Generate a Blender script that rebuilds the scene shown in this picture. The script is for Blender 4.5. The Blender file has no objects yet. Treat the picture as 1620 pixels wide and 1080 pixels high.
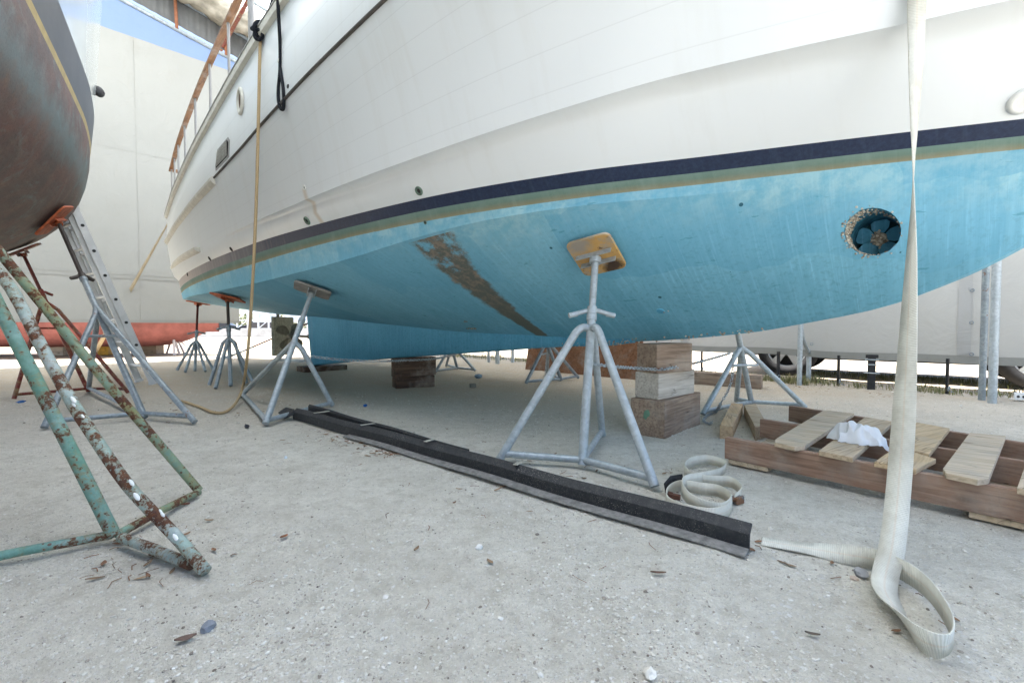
import bpy, bmesh, math, random
from mathutils import Vector, Matrix
from mathutils.bvhtree import BVHTree
import mathutils.noise as mnoise
random.seed(7)
scn = bpy.context.scene
COL = scn.collection
R = math.radians
V = Vector
# ------------------------------------------------------------------ camera model (used to place things on the ground)
F, CAMH = 720.0, 0.75
PIT = math.atan(23 / 720.0)
CP, SP = math.cos(PIT), math.sin(PIT)
CAM = V((0, 0, CAMH))
def ray(u, v):
    x = (u - 810) / F; y = -(v - 540) / F
    return V((x, CP + y * SP, -SP + y * CP))
def at_z(u, v, z=0.0):
    d = ray(u, v); return CAM + d * ((z - CAMH) / d.z)
def at_y(u, v, y):
    d = ray(u, v); return CAM + d * (y / d.y)
# boat frame: s aft along the keel, w towards the camera, z up
P0 = V((1.13, 3.375, 0)); AX = V((-.70710678, .70710678, 0)); NX = V((-.70710678, -.70710678, 0))
def bw(s, w, z): return P0 + AX * s + NX * w + V((0, 0, z))
def at_w(u, v, w):
    d = ray(u, v); k = (w + P0.dot(NX)) / d.dot(NX); return CAM + d * k
# ------------------------------------------------------------------ object helpers
def tag(o, label=None, cat=None, group=None, kind=None):
    if label: o['label'] = label
    if cat: o['category'] = cat
    if group: o['group'] = group
    if kind: o['kind'] = kind
    return o
def thing(name, label, cat, loc=(0, 0, 0), rz=0.0, group=None):
    o = bpy.data.objects.new(name, None); COL.objects.link(o)
    o.location = loc; o.rotation_euler = (0, 0, rz); o.empty_display_size = .1
    return tag(o, label, cat, group)
class MB:
    def __init__(s): s.v = []; s.f = []; s.m = []; s.uv = None; s.smooth = []
    def add(s, vs, fs, mi=0, smooth=False):
        b = len(s.v); s.v += [tuple(x) for x in vs]
        for f in fs:
            s.f.append(tuple(i + b for i in f)); s.m.append(mi); s.smooth.append(smooth)
    def box(s, c, size, rz=0.0, mi=0, mat=None):
        M = mat or (Matrix.Translation(V(c)) @ Matrix.Rotation(rz, 4, 'Z'))
        x, y, z = size[0] / 2, size[1] / 2, size[2] / 2
        vs = [M @ V(p) for p in ((-x, -y, -z), (x, -y, -z), (x, y, -z), (-x, y, -z), (-x, -y, z), (x, -y, z), (x, y, z), (-x, y, z))]
        s.add(vs, [(0, 3, 2, 1), (4, 5, 6, 7), (0, 1, 5, 4), (1, 2, 6, 5), (2, 3, 7, 6), (3, 0, 4, 7)], mi)
    def prism(s, top, thick, mi=0):
        n = len(top); top = [V(p) for p in top]
        nn = (top[1] - top[0]).cross(top[2] - top[0]).normalized()
        if nn.z < 0 and abs(nn.z) > .3: nn = -nn; 
        bot = [p - nn * thick for p in top]
        # order so that faces point outward
        area = sum(((top[i] - top[0]).cross(top[i + 1] - top[0])).dot(nn) for i in range(1, n - 1))
        if area < 0: top = top[::-1]; bot = bot[::-1]
        fs = [tuple(range(n)), tuple(range(2 * n - 1, n - 1, -1))]
        for i in range(n):
            j = (i + 1) % n; fs.append((i, n + i, n + j, j))
        s.add(top + bot, fs, mi)
    def tube(s, pts, r, seg=12, mi=0, caps=True, squash=1.0):
        pts = [V(p) for p in pts]; n = len(pts)
        rr = r if isinstance(r, (list, tuple)) else [r] * n
        T = []
        for i in range(n):
            a = pts[max(0, i - 1)]; b = pts[min(n - 1, i + 1)]
            T.append((b - a).normalized())
        up = V((0, 0, 1)) if abs(T[0].z) < .9 else V((1, 0, 0))
        u = T[0].cross(up).normalized(); vs = []; fs = []
        for i in range(n):
            u = (u - T[i] * u.dot(T[i]))
            if u.length < 1e-6: u = T[i].cross(V((1, .3, .2)))
            u.normalize(); w = T[i].cross(u)
            for k in range(seg):
                a = 2 * math.pi * k / seg
                vs.append(pts[i] + (u * math.cos(a) + w * math.sin(a) * squash) * rr[i])
        for i in range(n - 1):
            for k in range(seg):
                k2 = (k + 1) % seg
                fs.append((i * seg + k, i * seg + k2, (i + 1) * seg + k2, (i + 1) * seg + k))
        s.add(vs, fs, mi, True)
        if caps:
            s.add([vs[k] for k in range(seg)], [tuple(range(seg - 1, -1, -1))], mi)
            s.add([vs[(n - 1) * seg + k] for k in range(seg)], [tuple(range(seg))], mi)
    def ribbon(s, pts, dirs, width, thick=.003, mi=0):
        """webbing: centre line, per-point width direction; closed thin strip, uv u along, v across"""
        pts = [V(p) for p in pts]; n = len(pts)
        wd = width if isinstance(width, (list, tuple)) else [width] * n
        ring = []
        for i in range(n):
            t = (pts[min(n - 1, i + 1)] - pts[max(0, i - 1)]).normalized()
            d = V(dirs[i]); d = (d - t * d.dot(t)).normalized(); nn = t.cross(d) * (thick / 2); d = d * (wd[i] / 2)
            ring.append([pts[i] - d - nn, pts[i] + d - nn, pts[i] + d + nn, pts[i] - d + nn])
        vs = [p for r_ in ring for p in r_]; fs = []
        for i in range(n - 1):
            for k in range(4):
                k2 = (k + 1) % 4
                fs.append((i * 4 + k, i * 4 + k2, i * 4 + 4 + k2, i * 4 + 4 + k))
        fs += [(3, 2, 1, 0), tuple(n * 4 - 4 + k for k in range(4))]
        b = len(s.f); s.add(vs, fs, mi, True)
        L = [0.0]
        for i in range(1, n): L.append(L[-1] + (pts[i] - pts[i - 1]).length)
        s.uvr = (L, n)
    def disc(s, c, nrm, r, h=.004, seg=20, mi=0, r2=None):
        """short cylinder standing on c along nrm"""
        c = V(c); nrm = V(nrm).normalized()
        s.tube([c, c + nrm * h], [r, r if r2 is None else r2], seg, mi)
    def ring(s, c, nrm, R_, r, seg=24, tseg=8, mi=0):
        c = V(c); q = V(nrm).to_track_quat('Z', 'Y')
        vs = []; fs = []
        for i in range(seg):
            a = 2 * math.pi * i / seg
            for k in range(tseg):
                b = 2 * math.pi * k / tseg
                vs.append(c + q @ V(((R_ + r * math.cos(b)) * math.cos(a), (R_ + r * math.cos(b)) * math.sin(a), r * math.sin(b))))
        for i in range(seg):
            for k in range(tseg):
                i2 = (i + 1) % seg; k2 = (k + 1) % tseg
                fs.append((i * tseg + k, i2 * tseg + k, i2 * tseg + k2, i * tseg + k2))
        s.add(vs, fs, mi, True)
    def blob(s, c, r, mi=0, jit=.25, sc=(1, 1, 1), sub=1, rng=random):
        bm = bmesh.new(); bmesh.ops.create_icosphere(bm, subdivisions=sub, radius=r)
        a = rng.uniform(0, 6.3); M = Matrix.Rotation(a, 3, 'Z')
        vs = [V(c) + M @ V((v.co.x * sc[0], v.co.y * sc[1], v.co.z * sc[2])) * (1 + rng.uniform(-jit, jit)) for v in bm.verts]
        s.add(vs, [tuple(v.index for v in f.verts) for f in bm.faces], mi, sub > 1); bm.free()
    def build(s, name, mats, parent=None, bevel=0.0, local=None, flat=False):
        me = bpy.data.meshes.new(name)
        vs = s.v
        if local is not None: vs = [local @ V(p) for p in vs]
        me.from_pydata([tuple(p) for p in vs], [], s.f)
        mats = mats if isinstance(mats, (list, tuple)) else [mats]
        for m in mats: me.materials.append(m)
        me.polygons.foreach_set('material_index', s.m)
        me.polygons.foreach_set('use_smooth', [False if flat else x for x in s.smooth])
        if s.uv:
            lay = me.uv_layers.new(name='UVMap')
            for p in me.polygons:
                for li, vi in zip(p.loop_indices, p.vertices): lay.data[li].uv = s.uv[vi]
        me.update()
        o = bpy.data.objects.new(name, me); COL.objects.link(o)
        if parent: o.parent = parent
        if bevel:
            b = o.modifiers.new('bevel', 'BEVEL'); b.width = bevel; b.segments = 2; b.limit_method = 'ANGLE'; b.angle_limit = R(40)
        return o
def smooth_path(pts, sub=6):
    """Catmull-Rom through pts"""
    pts = [V(p) for p in pts]; out = []
    n = len(pts)
    for i in range(n - 1):
        p0 = pts[max(i - 1, 0)]; p1 = pts[i]; p2 = pts[i + 1]; p3 = pts[min(i + 2, n - 1)]
        for k in range(sub):
            t = k / sub
            out.append(.5 * ((2 * p1) + (p2 - p0) * t + (2 * p0 - 5 * p1 + 4 * p2 - p3) * t * t + (3 * p1 - p0 - 3 * p2 + p3) * t ** 3))
    out.append(pts[-1]); return out
class Curve:
    """monotone-ish cubic through (x, y) knots"""
    def __init__(s, pts):
        pts = sorted(pts); s.x = [p[0] for p in pts]; s.y = [p[1] for p in pts]; n = len(pts)
        d = [(s.y[i + 1] - s.y[i]) / (s.x[i + 1] - s.x[i]) for i in range(n - 1)]
        s.m = [d[0]] + [0 if d[i - 1] * d[i] < 0 else 2 * d[i - 1] * d[i] / (d[i - 1] + d[i] + 1e-12) for i in range(1, n - 1)] + [d[-1]]
    def __call__(s, x):
        X, Y, Mm = s.x, s.y, s.m
        if x <= X[0]: return Y[0] + Mm[0] * (x - X[0])
        if x >= X[-1]: return Y[-1] + Mm[-1] * (x - X[-1])
        i = max(k for k in range(len(X) - 1) if X[k] <= x); h = X[i + 1] - X[i]; t = (x - X[i]) / h
        return (2 * t ** 3 - 3 * t * t + 1) * Y[i] + (t ** 3 - 2 * t * t + t) * h * Mm[i] + (-2 * t ** 3 + 3 * t * t) * Y[i + 1] + (t ** 3 - t * t) * h * Mm[i + 1]
# ------------------------------------------------------------------ materials
class NT:
    def __init__(s, name):
        s.mat = bpy.data.materials.new(name); s.mat.use_nodes = True
        s.t = s.mat.node_tree; s.t.nodes.clear()
        s.out = s.t.nodes.new('ShaderNodeOutputMaterial')
        s.co = s.t.nodes.new('ShaderNodeTexCoord')
    def n(s, typ, **kw):
        nd = s.t.nodes.new('ShaderNode' + typ)
        for k, v in kw.items(): setattr(nd, k, v)
        return nd
    def l(s, a, b): s.t.links.new(a, b)
    def val(s, sock, v):
        if hasattr(v, 'is_output') or isinstance(v, bpy.types.NodeSocket): s.l(v, sock)
        else: sock.default_value = v
    def mapping(s, scale=(1, 1, 1), src='Object', rot=(0, 0, 0)):
        m = s.n('Mapping'); s.l(s.co.outputs[src], m.inputs[0]); m.inputs['Scale'].default_value = scale; m.inputs['Rotation'].default_value = rot
        return m.outputs[0]
    def noise(s, scale=5, detail=4, rough=.55, vec=None, dist=0):
        nd = s.n('TexNoise'); nd.inputs['Scale'].default_value = scale; nd.inputs['Detail'].default_value = detail
        nd.inputs['Roughness'].default_value = rough; nd.inputs['Distortion'].default_value = dist
        s.l(vec if vec is not None else s.co.outputs['Object'], nd.inputs['Vector']); return nd.outputs['Fac']
    def voro(s, scale=50, vec=None, feature='F1', out='Distance', rnd=1):
        nd = s.n('TexVoronoi', feature=feature); nd.inputs['Scale'].default_value = scale; nd.inputs['Randomness'].default_value = rnd
        s.l(vec if vec is not None else s.co.outputs['Object'], nd.inputs['Vector']); return nd.outputs[out]
    def ramp(s, fac, stops, interp='LINEAR'):
        r = s.n('ValToRGB'); r.color_ramp.interpolation = interp; e = r.color_ramp.elements
        while len(e) < len(stops): e.new(.5)
        for el, (p, c) in zip(e, stops):
            el.position = p; el.color = (c, c, c, 1) if isinstance(c, (int, float)) else (*c, 1)
        s.l(fac, r.inputs[0]); return r.outputs[0]
    def mix(s, fac, a, b, blend='MIX'):
        m = s.n('Mix', data_type='RGBA', blend_type=blend)
        s.val(m.inputs[0], fac)
        for sock, v in ((m.inputs[6], a), (m.inputs[7], b)):
            if isinstance(v, bpy.types.NodeSocket): s.l(v, sock)
            else: sock.default_value = (*v, 1) if len(v) == 3 else v
        return m.outputs[2]
    def math(s, op, a, b=0.0, c=None):
        m = s.n('Math', operation=op); s.val(m.inputs[0], a); s.val(m.inputs[1], b)
        if c is not None: s.val(m.inputs[2], c)
        return m.outputs[0]
    def sep(s, src='Object'):
        x = s.n('SeparateXYZ'); s.l(s.co.outputs[src], x.inputs[0]); return x.outputs
    def bsdf(s, color, rough=.5, metal=0.0, spec=.5, bump=None, bstr=.3, bdist=.01, coat=0.0):
        b = s.n('BsdfPrincipled')
        if isinstance(color, bpy.types.NodeSocket): s.l(color, b.inputs['Base Color'])
        else: b.inputs['Base Color'].default_value = (*color, 1)
        s.val(b.inputs['Roughness'], rough); s.val(b.inputs['Metallic'], metal); b.inputs['Specular IOR Level'].default_value = spec
        b.inputs['Coat Weight'].default_value = coat; b.inputs['Coat Roughness'].default_value = .15
        if bump is not None:
            bp = s.n('Bump'); bp.inputs['Strength'].default_value = bstr; bp.inputs['Distance'].default_value = bdist
            s.l(bump, bp.inputs['Height']); s.l(bp.outputs[0], b.inputs['Normal'])
        s.l(b.outputs[0], s.out.inputs[0]); return s.mat
def m_simple(name, col, rough=.6, metal=0.0, var=.25, scale=12, bstr=.15, spec=.4):
    t = NT(name); f = t.noise(scale, 6, .6)
    c = t.mix(t.ramp(f, [(.3, 0.0), (.7, 1.0)]), tuple(x * (1 - var) for x in col), tuple(min(1, x * (1 + var)) for x in col))
    return t.bsdf(c, rough, metal, spec, t.noise(scale * 6, 4), bstr, .004)
def m_ground():
    t = NT('shell gravel ground'); P = t.co.outputs['Object']
    big = t.noise(.55, 5, .6); mid = t.noise(3.2, 6, .65); fine = t.noise(60, 5, .7); grit = t.noise(210, 3, .7)
    c = t.mix(t.ramp(fine, [(.28, 0.0), (.72, 1.0)]), (.63, .60, .525), (.82, .785, .70))
    c = t.mix(t.ramp(grit, [(.32, .35), (.46, 0.0)]), c, (.34, .32, .285))
    # darker tan sand colour growing with distance, edge broken by noise
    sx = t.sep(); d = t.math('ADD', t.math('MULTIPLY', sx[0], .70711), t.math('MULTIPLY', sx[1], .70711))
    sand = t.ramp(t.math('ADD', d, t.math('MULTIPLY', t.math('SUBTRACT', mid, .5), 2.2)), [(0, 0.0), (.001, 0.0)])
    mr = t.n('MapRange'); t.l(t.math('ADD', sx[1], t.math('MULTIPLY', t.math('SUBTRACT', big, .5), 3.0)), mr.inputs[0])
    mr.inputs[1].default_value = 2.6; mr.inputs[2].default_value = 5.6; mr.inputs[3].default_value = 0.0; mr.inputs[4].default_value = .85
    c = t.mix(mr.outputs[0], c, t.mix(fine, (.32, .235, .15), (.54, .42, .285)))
    c = t.mix(t.ramp(mid, [(.36, .42), (.60, 0.0)]), c, (.48, .445, .37)); c = t.mix(t.ramp(t.noise(14, 6, .7), [(.36, .5), (.52, 0.0)]), c, (.45, .41, .335))
    # shell fragments
    nz = t.n('TexNoise'); nz.inputs['Scale'].default_value = 120; nz.inputs['Detail'].default_value = 3; t.l(P, nz.inputs['Vector'])
    off = t.n('VectorMath', operation='SCALE'); t.l(nz.outputs['Color'], off.inputs[0]); off.inputs['Scale'].default_value = .016
    dp = t.n('VectorMath', operation='ADD'); t.l(P, dp.inputs[0]); t.l(off.outputs[0], dp.inputs[1]); DPV = dp.outputs[0]
    def flecks(scale, thr, lo, hi, r0, amt):
        pick = t.n('TexVoronoi'); pick.inputs['Scale'].default_value = scale; t.l(DPV, pick.inputs['Vector'])
        sc = t.n('SeparateColor'); t.l(pick.outputs['Color'], sc.inputs[0])
        rr = t.math('MULTIPLY', sc.outputs[2], r0); on = t.math('MULTIPLY', t.math('LESS_THAN', pick.outputs['Distance'], rr), t.math('GREATER_THAN', sc.outputs[0], thr))
        return on, t.mix(t.math('MULTIPLY', on, amt), c, t.mix(sc.outputs[1], lo, hi))
    on, c = flecks(48, .45, (.60, .58, .54), (.84, .83, .80), .34, .8)
    on2, c = flecks(105, .3, (.56, .53, .48), (.80, .79, .76), .42, .7)
    on3, c = flecks(72, .80, (.20, .18, .155), (.42, .37, .31), .26, .75)
    on4, c = flecks(190, .5, (.28, .26, .22), (.84, .83, .80), .5, .6)
    h = t.math('ADD', t.math('MULTIPLY', fine, .8), t.math('ADD', t.math('MULTIPLY', grit, .35), t.math('ADD', t.math('MULTIPLY', mid, 1.6), t.math('MULTIPLY', on, .35))))
    return t.bsdf(c, .95, 0, .15, t.math('ADD', h, t.math('MULTIPLY', on2, .5)), 1.0, .016)
def m_antifoul(name, lo, hi, patch=False):
    t = NT(name); X = t.sep(); U = t.sep('UV'); vv = U[1]
    streak = t.noise(1, 5, .65, t.mapping((34, 2.2, 1.7)))
    streak2 = t.noise(1, 3, .5, t.mapping((95, 2.5, 3.0)))
    blotch = t.noise(1.5, 6, .65); fine = t.noise(38, 5, .7)
    c = t.mix(t.ramp(blotch, [(.3, 0.0), (.7, 1.0)]), lo, hi)
    c = t.mix(t.ramp(streak, [(.45, 0.0), (.8, .38)]), c, tuple(min(1, x * 1.25 + .05) for x in hi))
    c = t.mix(t.ramp(streak2, [(.58, 0.0), (.74, .36)]), c, tuple(min(1, x * 1.3 + .10) for x in hi))
    c = t.mix(t.ramp(fine, [(.35, .35), (.5, 0.0)]), c, tuple(x * .55 for x in lo))
    if patch:
        # roller overlaps (rectangular coats)
        br = t.n('TexBrick'); br.inputs['Scale'].default_value = 1.0; br.inputs['Mortar Size'].default_value = 0; br.inputs['Brick Width'].default_value = .62; br.inputs['Row Height'].default_value = .31
        br.inputs['Color1'].default_value = (0, 0, 0, 1); br.inputs['Color2'].default_value = (1, 1, 1, 1)
        dn = t.n('TexNoise'); dn.inputs['Scale'].default_value = 2.5; t.l(t.co.outputs['Object'], dn.inputs['Vector'])
        cmb = t.n('CombineXYZ'); t.l(t.math('ADD', X[0], t.math('MULTIPLY', dn.outputs['Fac'], .25)), cmb.inputs[0]); t.l(t.math('ADD', X[2], t.math('MULTIPLY', dn.outputs['Fac'], .3)), cmb.inputs[1])
        t.l(cmb.outputs[0], br.inputs['Vector'])
        # pale worn zone under the waterline, patchy
        wn = t.noise(10, 8, .74); wl_ = t.noise(2.4, 4, .6)
        wm = t.n('MapRange'); t.l(t.math('ADD', X[2], t.math('ADD', t.math('MULTIPLY', t.math('SUBTRACT', wn, .5), .16), t.math('MULTIPLY', t.math('SUBTRACT', wl_, .5), .22))), wm.inputs[0])
        wm.inputs[1].default_value = 1.28; wm.inputs[2].default_value = 1.46; wm.inputs[3].default_value = 0; wm.inputs[4].default_value = 1
        mot = t.mix(t.ramp(wn, [(.40, 0.0), (.58, 1.0)]), (.13, .37, .47), (.46, .64, .62))
        c = t.mix(t.math('MULTIPLY', wm.outputs[0], .72), c, mot)
        wide = t.n('MapRange'); t.l(t.math('ADD', X[2], t.math('MULTIPLY', t.math('SUBTRACT', wl_, .5), .5)), wide.inputs[0]); wide.inputs[1].default_value = .9; wide.inputs[2].default_value = 1.4; wide.inputs[3].default_value = 0; wide.inputs[4].default_value = .34
        c = t.mix(wide.outputs[0], c, (.30, .55, .66))
        c = t.mix(t.math('MULTIPLY', t.math('MULTIPLY', br.outputs['Color'], br.outputs['Color']), .40), c, (.07, .31, .50))
        scr = t.ramp(t.noise(1, 4, .7, t.mapping((5, 5, 24), rot=(0, .5, .3))), [(.655, 0.0), (.69, .5)]); c = t.mix(scr, c, (.05, .23, .31))
        spk = t.n('TexVoronoi'); spk.inputs['Scale'].default_value = 7; t.l(t.co.outputs['Object'], spk.inputs['Vector']); ssc = t.n('SeparateColor'); t.l(spk.outputs['Color'], ssc.inputs[0])
        c = t.mix(t.math('MULTIPLY', t.math('LESS_THAN', spk.outputs['Distance'], t.math('MULTIPLY', ssc.outputs[1], .085)), t.math('GREATER_THAN', ssc.outputs[0], .55)), c, (.03, .12, .17))
        # scrubbed brown band running down to the keel
        P = PATCH
        sc = t.math('ADD', t.math('MULTIPLY', X[1], P['b']), t.math('ADD', t.math('MULTIPLY', t.math('MULTIPLY', X[1], X[1]), P['c']), P['a']))
        half = t.math('ADD', t.math('MULTIPLY', X[1], P['h1']), P['h0'])
        edge = t.math('DIVIDE', t.math('ABSOLUTE', t.math('SUBTRACT', X[0], sc)), half)
        edge = t.math('ADD', edge, t.math('MULTIPLY', t.math('SUBTRACT', t.noise(9, 8, .75), .5), 1.3))
        m1 = t.ramp(edge, [(.72, .95), (1.0, 0.0)])
        keep = t.math('MULTIPLY', t.math('LESS_THAN', vv, .985), t.math('GREATER_THAN', X[1], 0.0))
        dens = t.n('MapRange'); t.l(X[1], dens.inputs[0]); dens.inputs[1].default_value = .5; dens.inputs[2].default_value = 1.2; dens.inputs[3].default_value = .97; dens.inputs[4].default_value = .60
        holes = t.ramp(t.math('SUBTRACT', t.noise(8, 8, .74), t.math('SUBTRACT', 1.0, dens.outputs[0])), [(.0, 0.0), (.12, 1.0)])
        mm = t.math('MULTIPLY', t.math('MULTIPLY', m1, keep), holes)
        wr = t.n('MapRange'); t.l(X[1], wr.inputs[0]); wr.inputs[1].default_value = .35; wr.inputs[2].default_value = .85; pc = t.mix(t.math('MULTIPLY', t.ramp(t.noise(14, 6, .7), [(.46, 0.0), (.6, 1.0)]), wr.outputs[0]), (.125, .125, .10), (.27, .205, .15))
        c = t.mix(mm, c, pc)
        # scum line between bottom paint and boot stripe
        nz = t.math('MULTIPLY', t.math('SUBTRACT', t.noise(6, 6, .7), .5), .35)
        sv = t.math('SUBTRACT', t.math('ADD', vv, nz), 2.0)
        scol = t.ramp(sv, [(.0, (.27, .25, .17)), (.22, (.215, .215, .145)), (.55, (.145, .215, .175)), (1.0, (.15, .24, .21))])
        scol = t.mix(t.ramp(t.noise(5, 6, .7), [(.45, 0.0), (.75, .4)]), scol, (.30, .37, .33)); scol = t.mix(t.ramp(streak, [(.5, 0.0), (.8, .14)]), scol, (.36, .46, .42))
        c = t.mix(t.math('GREATER_THAN', t.math('ADD', vv, t.math('MULTIPLY', nz, .25)), 2.0), c, scol)
    h = t.math('ADD', streak2, t.math('MULTIPLY', fine, .6))
    return t.bsdf(c, .72, 0, .25, h, .25, .004)
def m_gelcoat():
    t = NT('white gelcoat topsides'); X = t.sep(); U = t.sep('UV')
    b = t.noise(1.3, 5, .6); st = t.noise(1, 5, .6, t.mapping((9, 2, .7)))
    c = t.mix(b, (.75, .78, .795), (.80, .825, .835))
    c = t.mix(t.ramp(st, [(.52, 0.0), (.8, .22)]), c, (.60, .58, .52))
    # fine scored planking lines
    fr = t.math('FRACT', t.math('MULTIPLY', U[1], 1.0)); dl = t.math('ABSOLUTE', t.math('SUBTRACT', fr, .5))
    ln = t.ramp(dl, [(.0, 1.0), (.022, 0.0)])
    ln = t.math('MULTIPLY', ln, t.math('GREATER_THAN', U[1], .02))
    c = t.mix(t.math('MULTIPLY', ln, .22), c, (.42, .43, .43))
    # rust run below a fitting
    sd = t.math('ABSOLUTE', t.math('SUBTRACT', X[0], t.math('ADD', RUST['s'], t.math('MULTIPLY', t.math('SUBTRACT', RUST['z'], X[2]), -.13))))
    rm = t.math('MULTIPLY', t.ramp(sd, [(.008, 1.0), (.045, 0.0)]), t.math('MULTIPLY', t.math('LESS_THAN', X[2], RUST['z']), t.math('GREATER_THAN', X[1], 0.0)))
    c = t.mix(t.math('MULTIPLY', rm, .5), c, (.52, .38, .22))
    # greyer towards the counter
    ag = t.n('MapRange'); t.l(t.math('ADD', X[0], t.math('MULTIPLY', b, 2)), ag.inputs[0]); ag.inputs[1].default_value = 4.5; ag.inputs[2].default_value = 10; ag.inputs[4].default_value = .35
    c = t.mix(ag.outputs[0], c, (.60, .575, .51))
    return t.bsdf(c, .34, 0, .5, ln, -.4, .004)
def m_navy():
    t = NT('faded navy boot stripe'); X = t.sep()
    st = t.noise(1, 5, .65, t.mapping((26, 2, 2.5))); f = t.noise(60, 4, .7)
    c = t.mix(t.ramp(f, [(.4, 0.0), (.75, 1.0)]), (.010, .019, .052), (.022, .038, .088))
    c = t.mix(t.ramp(st, [(.55, 0.0), (.85, .3)]), c, (.10, .13, .19))
    g = t.n('MapRange'); t.l(t.math('ADD', X[0], t.math('MULTIPLY', t.math('SUBTRACT', st, .5), 2.5)), g.inputs[0]); g.inputs[1].default_value = 3.0; g.inputs[2].default_value = 7.5; g.inputs[4].default_value = .92
    c = t.mix(g.outputs[0], c, (.42, .36, .33))
    return t.bsdf(c, .45, 0, .45, st, .1, .002)
def m_wood(name, lo, hi, ring=28, axis=0, rough=.8, knots=True):
    t = NT(name); sc = [3, 3, 3]; sc[axis] = .35
    w = t.noise(ring / 4, 7, .62, t.mapping(tuple(sc)), dist=.8)
    g = t.noise(ring, 3, .6, t.mapping(tuple([30 / 12 if i != axis else .12 for i in range(3)])))
    c = t.mix(t.ramp(w, [(.3, 0.0), (.7, 1.0)]), lo, hi)
    c = t.mix(t.ramp(g, [(.35, .6), (.55, 0.0)]), c, tuple(x * .6 for x in lo))
    if knots:
        k = t.voro(3.1, t.mapping(tuple([1.6 if i != axis else .8 for i in range(3)])))
        c = t.mix(t.ramp(k, [(.05, .75), (.13, 0.0)]), c, tuple(x * .38 for x in lo))
    ck = t.noise(1, 3, .5, t.mapping(tuple([9 if i != axis else .55 for i in range(3)])), dist=.35); ckm = t.math('MULTIPLY', t.ramp(t.math('ABSOLUTE', t.math('SUBTRACT', ck, .5)), [(.0, 1.0), (.007, 0.0)]), t.ramp(t.noise(2.2, 3), [(.48, 0.0), (.56, .85)]))
    c = t.mix(ckm, c, tuple(x * .22 for x in lo))
    bl = t.noise(5, 6, .65); c = t.mix(t.ramp(bl, [(.48, 0.0), (.75, .55)]), c, (.40, .365, .32)); c = t.mix(t.ramp(t.noise(9, 6, .7), [(.62, 0.0), (.75, .5)]), c, tuple(x * .5 for x in lo))
    return t.bsdf(c, rough, 0, .2, g, .4, .004)
def m_galv(name='galvanised steel', tint=(.40, .445, .47), rust=0.0):
    t = NT(name); v = t.voro(55, out='Color'); s = t.n('SeparateColor'); t.l(v, s.inputs[0])
    n1 = t.noise(9, 6, .65)
    c = t.mix(s.outputs[0], tuple(x * .86 for x in tint), tuple(x * 1.1 for x in tint))
    c = t.mix(t.ramp(n1, [(.5, 0.0), (.75, .6)]), c, (.60, .64, .66))
    c = t.mix(t.ramp(t.noise(22, 6, .7), [(.62, 0.0), (.72, .55)]), c, (.25, .27, .27))
    if rust: c = t.mix(t.ramp(t.noise(14, 6, .75), [(.66 - rust * .2, 0.0), (.70 - rust * .2, .9)]), c, (.22, .095, .04))
    return t.bsdf(c, .52, .35, .4, t.noise(70, 4), .18, .003)
def m_rusty(name, paint, paint2, amount=.5, seed=0.0):
    t = NT(name); mp = t.n('Mapping'); t.l(t.co.outputs['Object'], mp.inputs[0]); mp.inputs['Location'].default_value = (seed, seed * 1.7, seed * .6); vec = mp.outputs[0]
    a = t.noise(9, 8, .74, vec, .4); b = t.noise(60, 6, .75, vec); k = t.noise(5, 4, .6, vec); m_ = t.noise(26, 6, .7, vec)
    c = t.mix(t.ramp(k, [(.40, 0.0), (.6, 1.0)]), paint, paint2)
    c = t.mix(t.ramp(m_, [(.40, .55), (.6, 0.0)]), c, tuple(x * .62 for x in paint))
    c = t.mix(t.ramp(t.noise(9, 4, .6, vec), [(.62, 0.0), (.68, .6)]), c, (.33, .42, .52))
    c = t.mix(t.ramp(t.noise(15, 6, .65, vec), [(.55, 0.0), (.68, .7)]), c, (.30, .27, .12))
    mix_ = t.math('ADD', t.math('MULTIPLY', a, .5), t.math('ADD', t.math('MULTIPLY', b, .28), t.math('MULTIPLY', m_, .28)))
    th = .60 - amount * .14
    stain = t.ramp(mix_, [(th - .05, 0.0), (th + .02, .65)]); c = t.mix(stain, c, (.27, .17, .075))
    rm = t.ramp(mix_, [(th, 0.0), (th + .022, 1.0)])
    rc = t.mix(t.ramp(b, [(.38, 0.0), (.66, 1.0)]), (.055, .026, .024), (.17, .07, .035)); rc = t.mix(t.ramp(m_, [(.5, 0.0), (.7, .5)]), rc, (.20, .13, .085))
    vs = t.n('TexVoronoi'); vs.inputs['Scale'].default_value = 62; t.l(vec, vs.inputs['Vector']); sc = t.n('SeparateColor'); t.l(vs.outputs['Color'], sc.inputs[0])
    sp = t.math('MULTIPLY', t.math('LESS_THAN', vs.outputs['Distance'], t.math('MULTIPLY', sc.outputs[1], .36)), t.math('GREATER_THAN', sc.outputs[0], .70))
    c = t.mix(t.math('MULTIPLY', sp, .85), c, (.13, .055, .03)); c = t.mix(rm, c, rc)
    return t.bsdf(c, t.mix(rm, (.5, .5, .5), (.92, .92, .92)), 0, .3, t.math('SUBTRACT', t.math('MULTIPLY', b, .8), t.math('MULTIPLY', rm, .6)), .7, .005)
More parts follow.
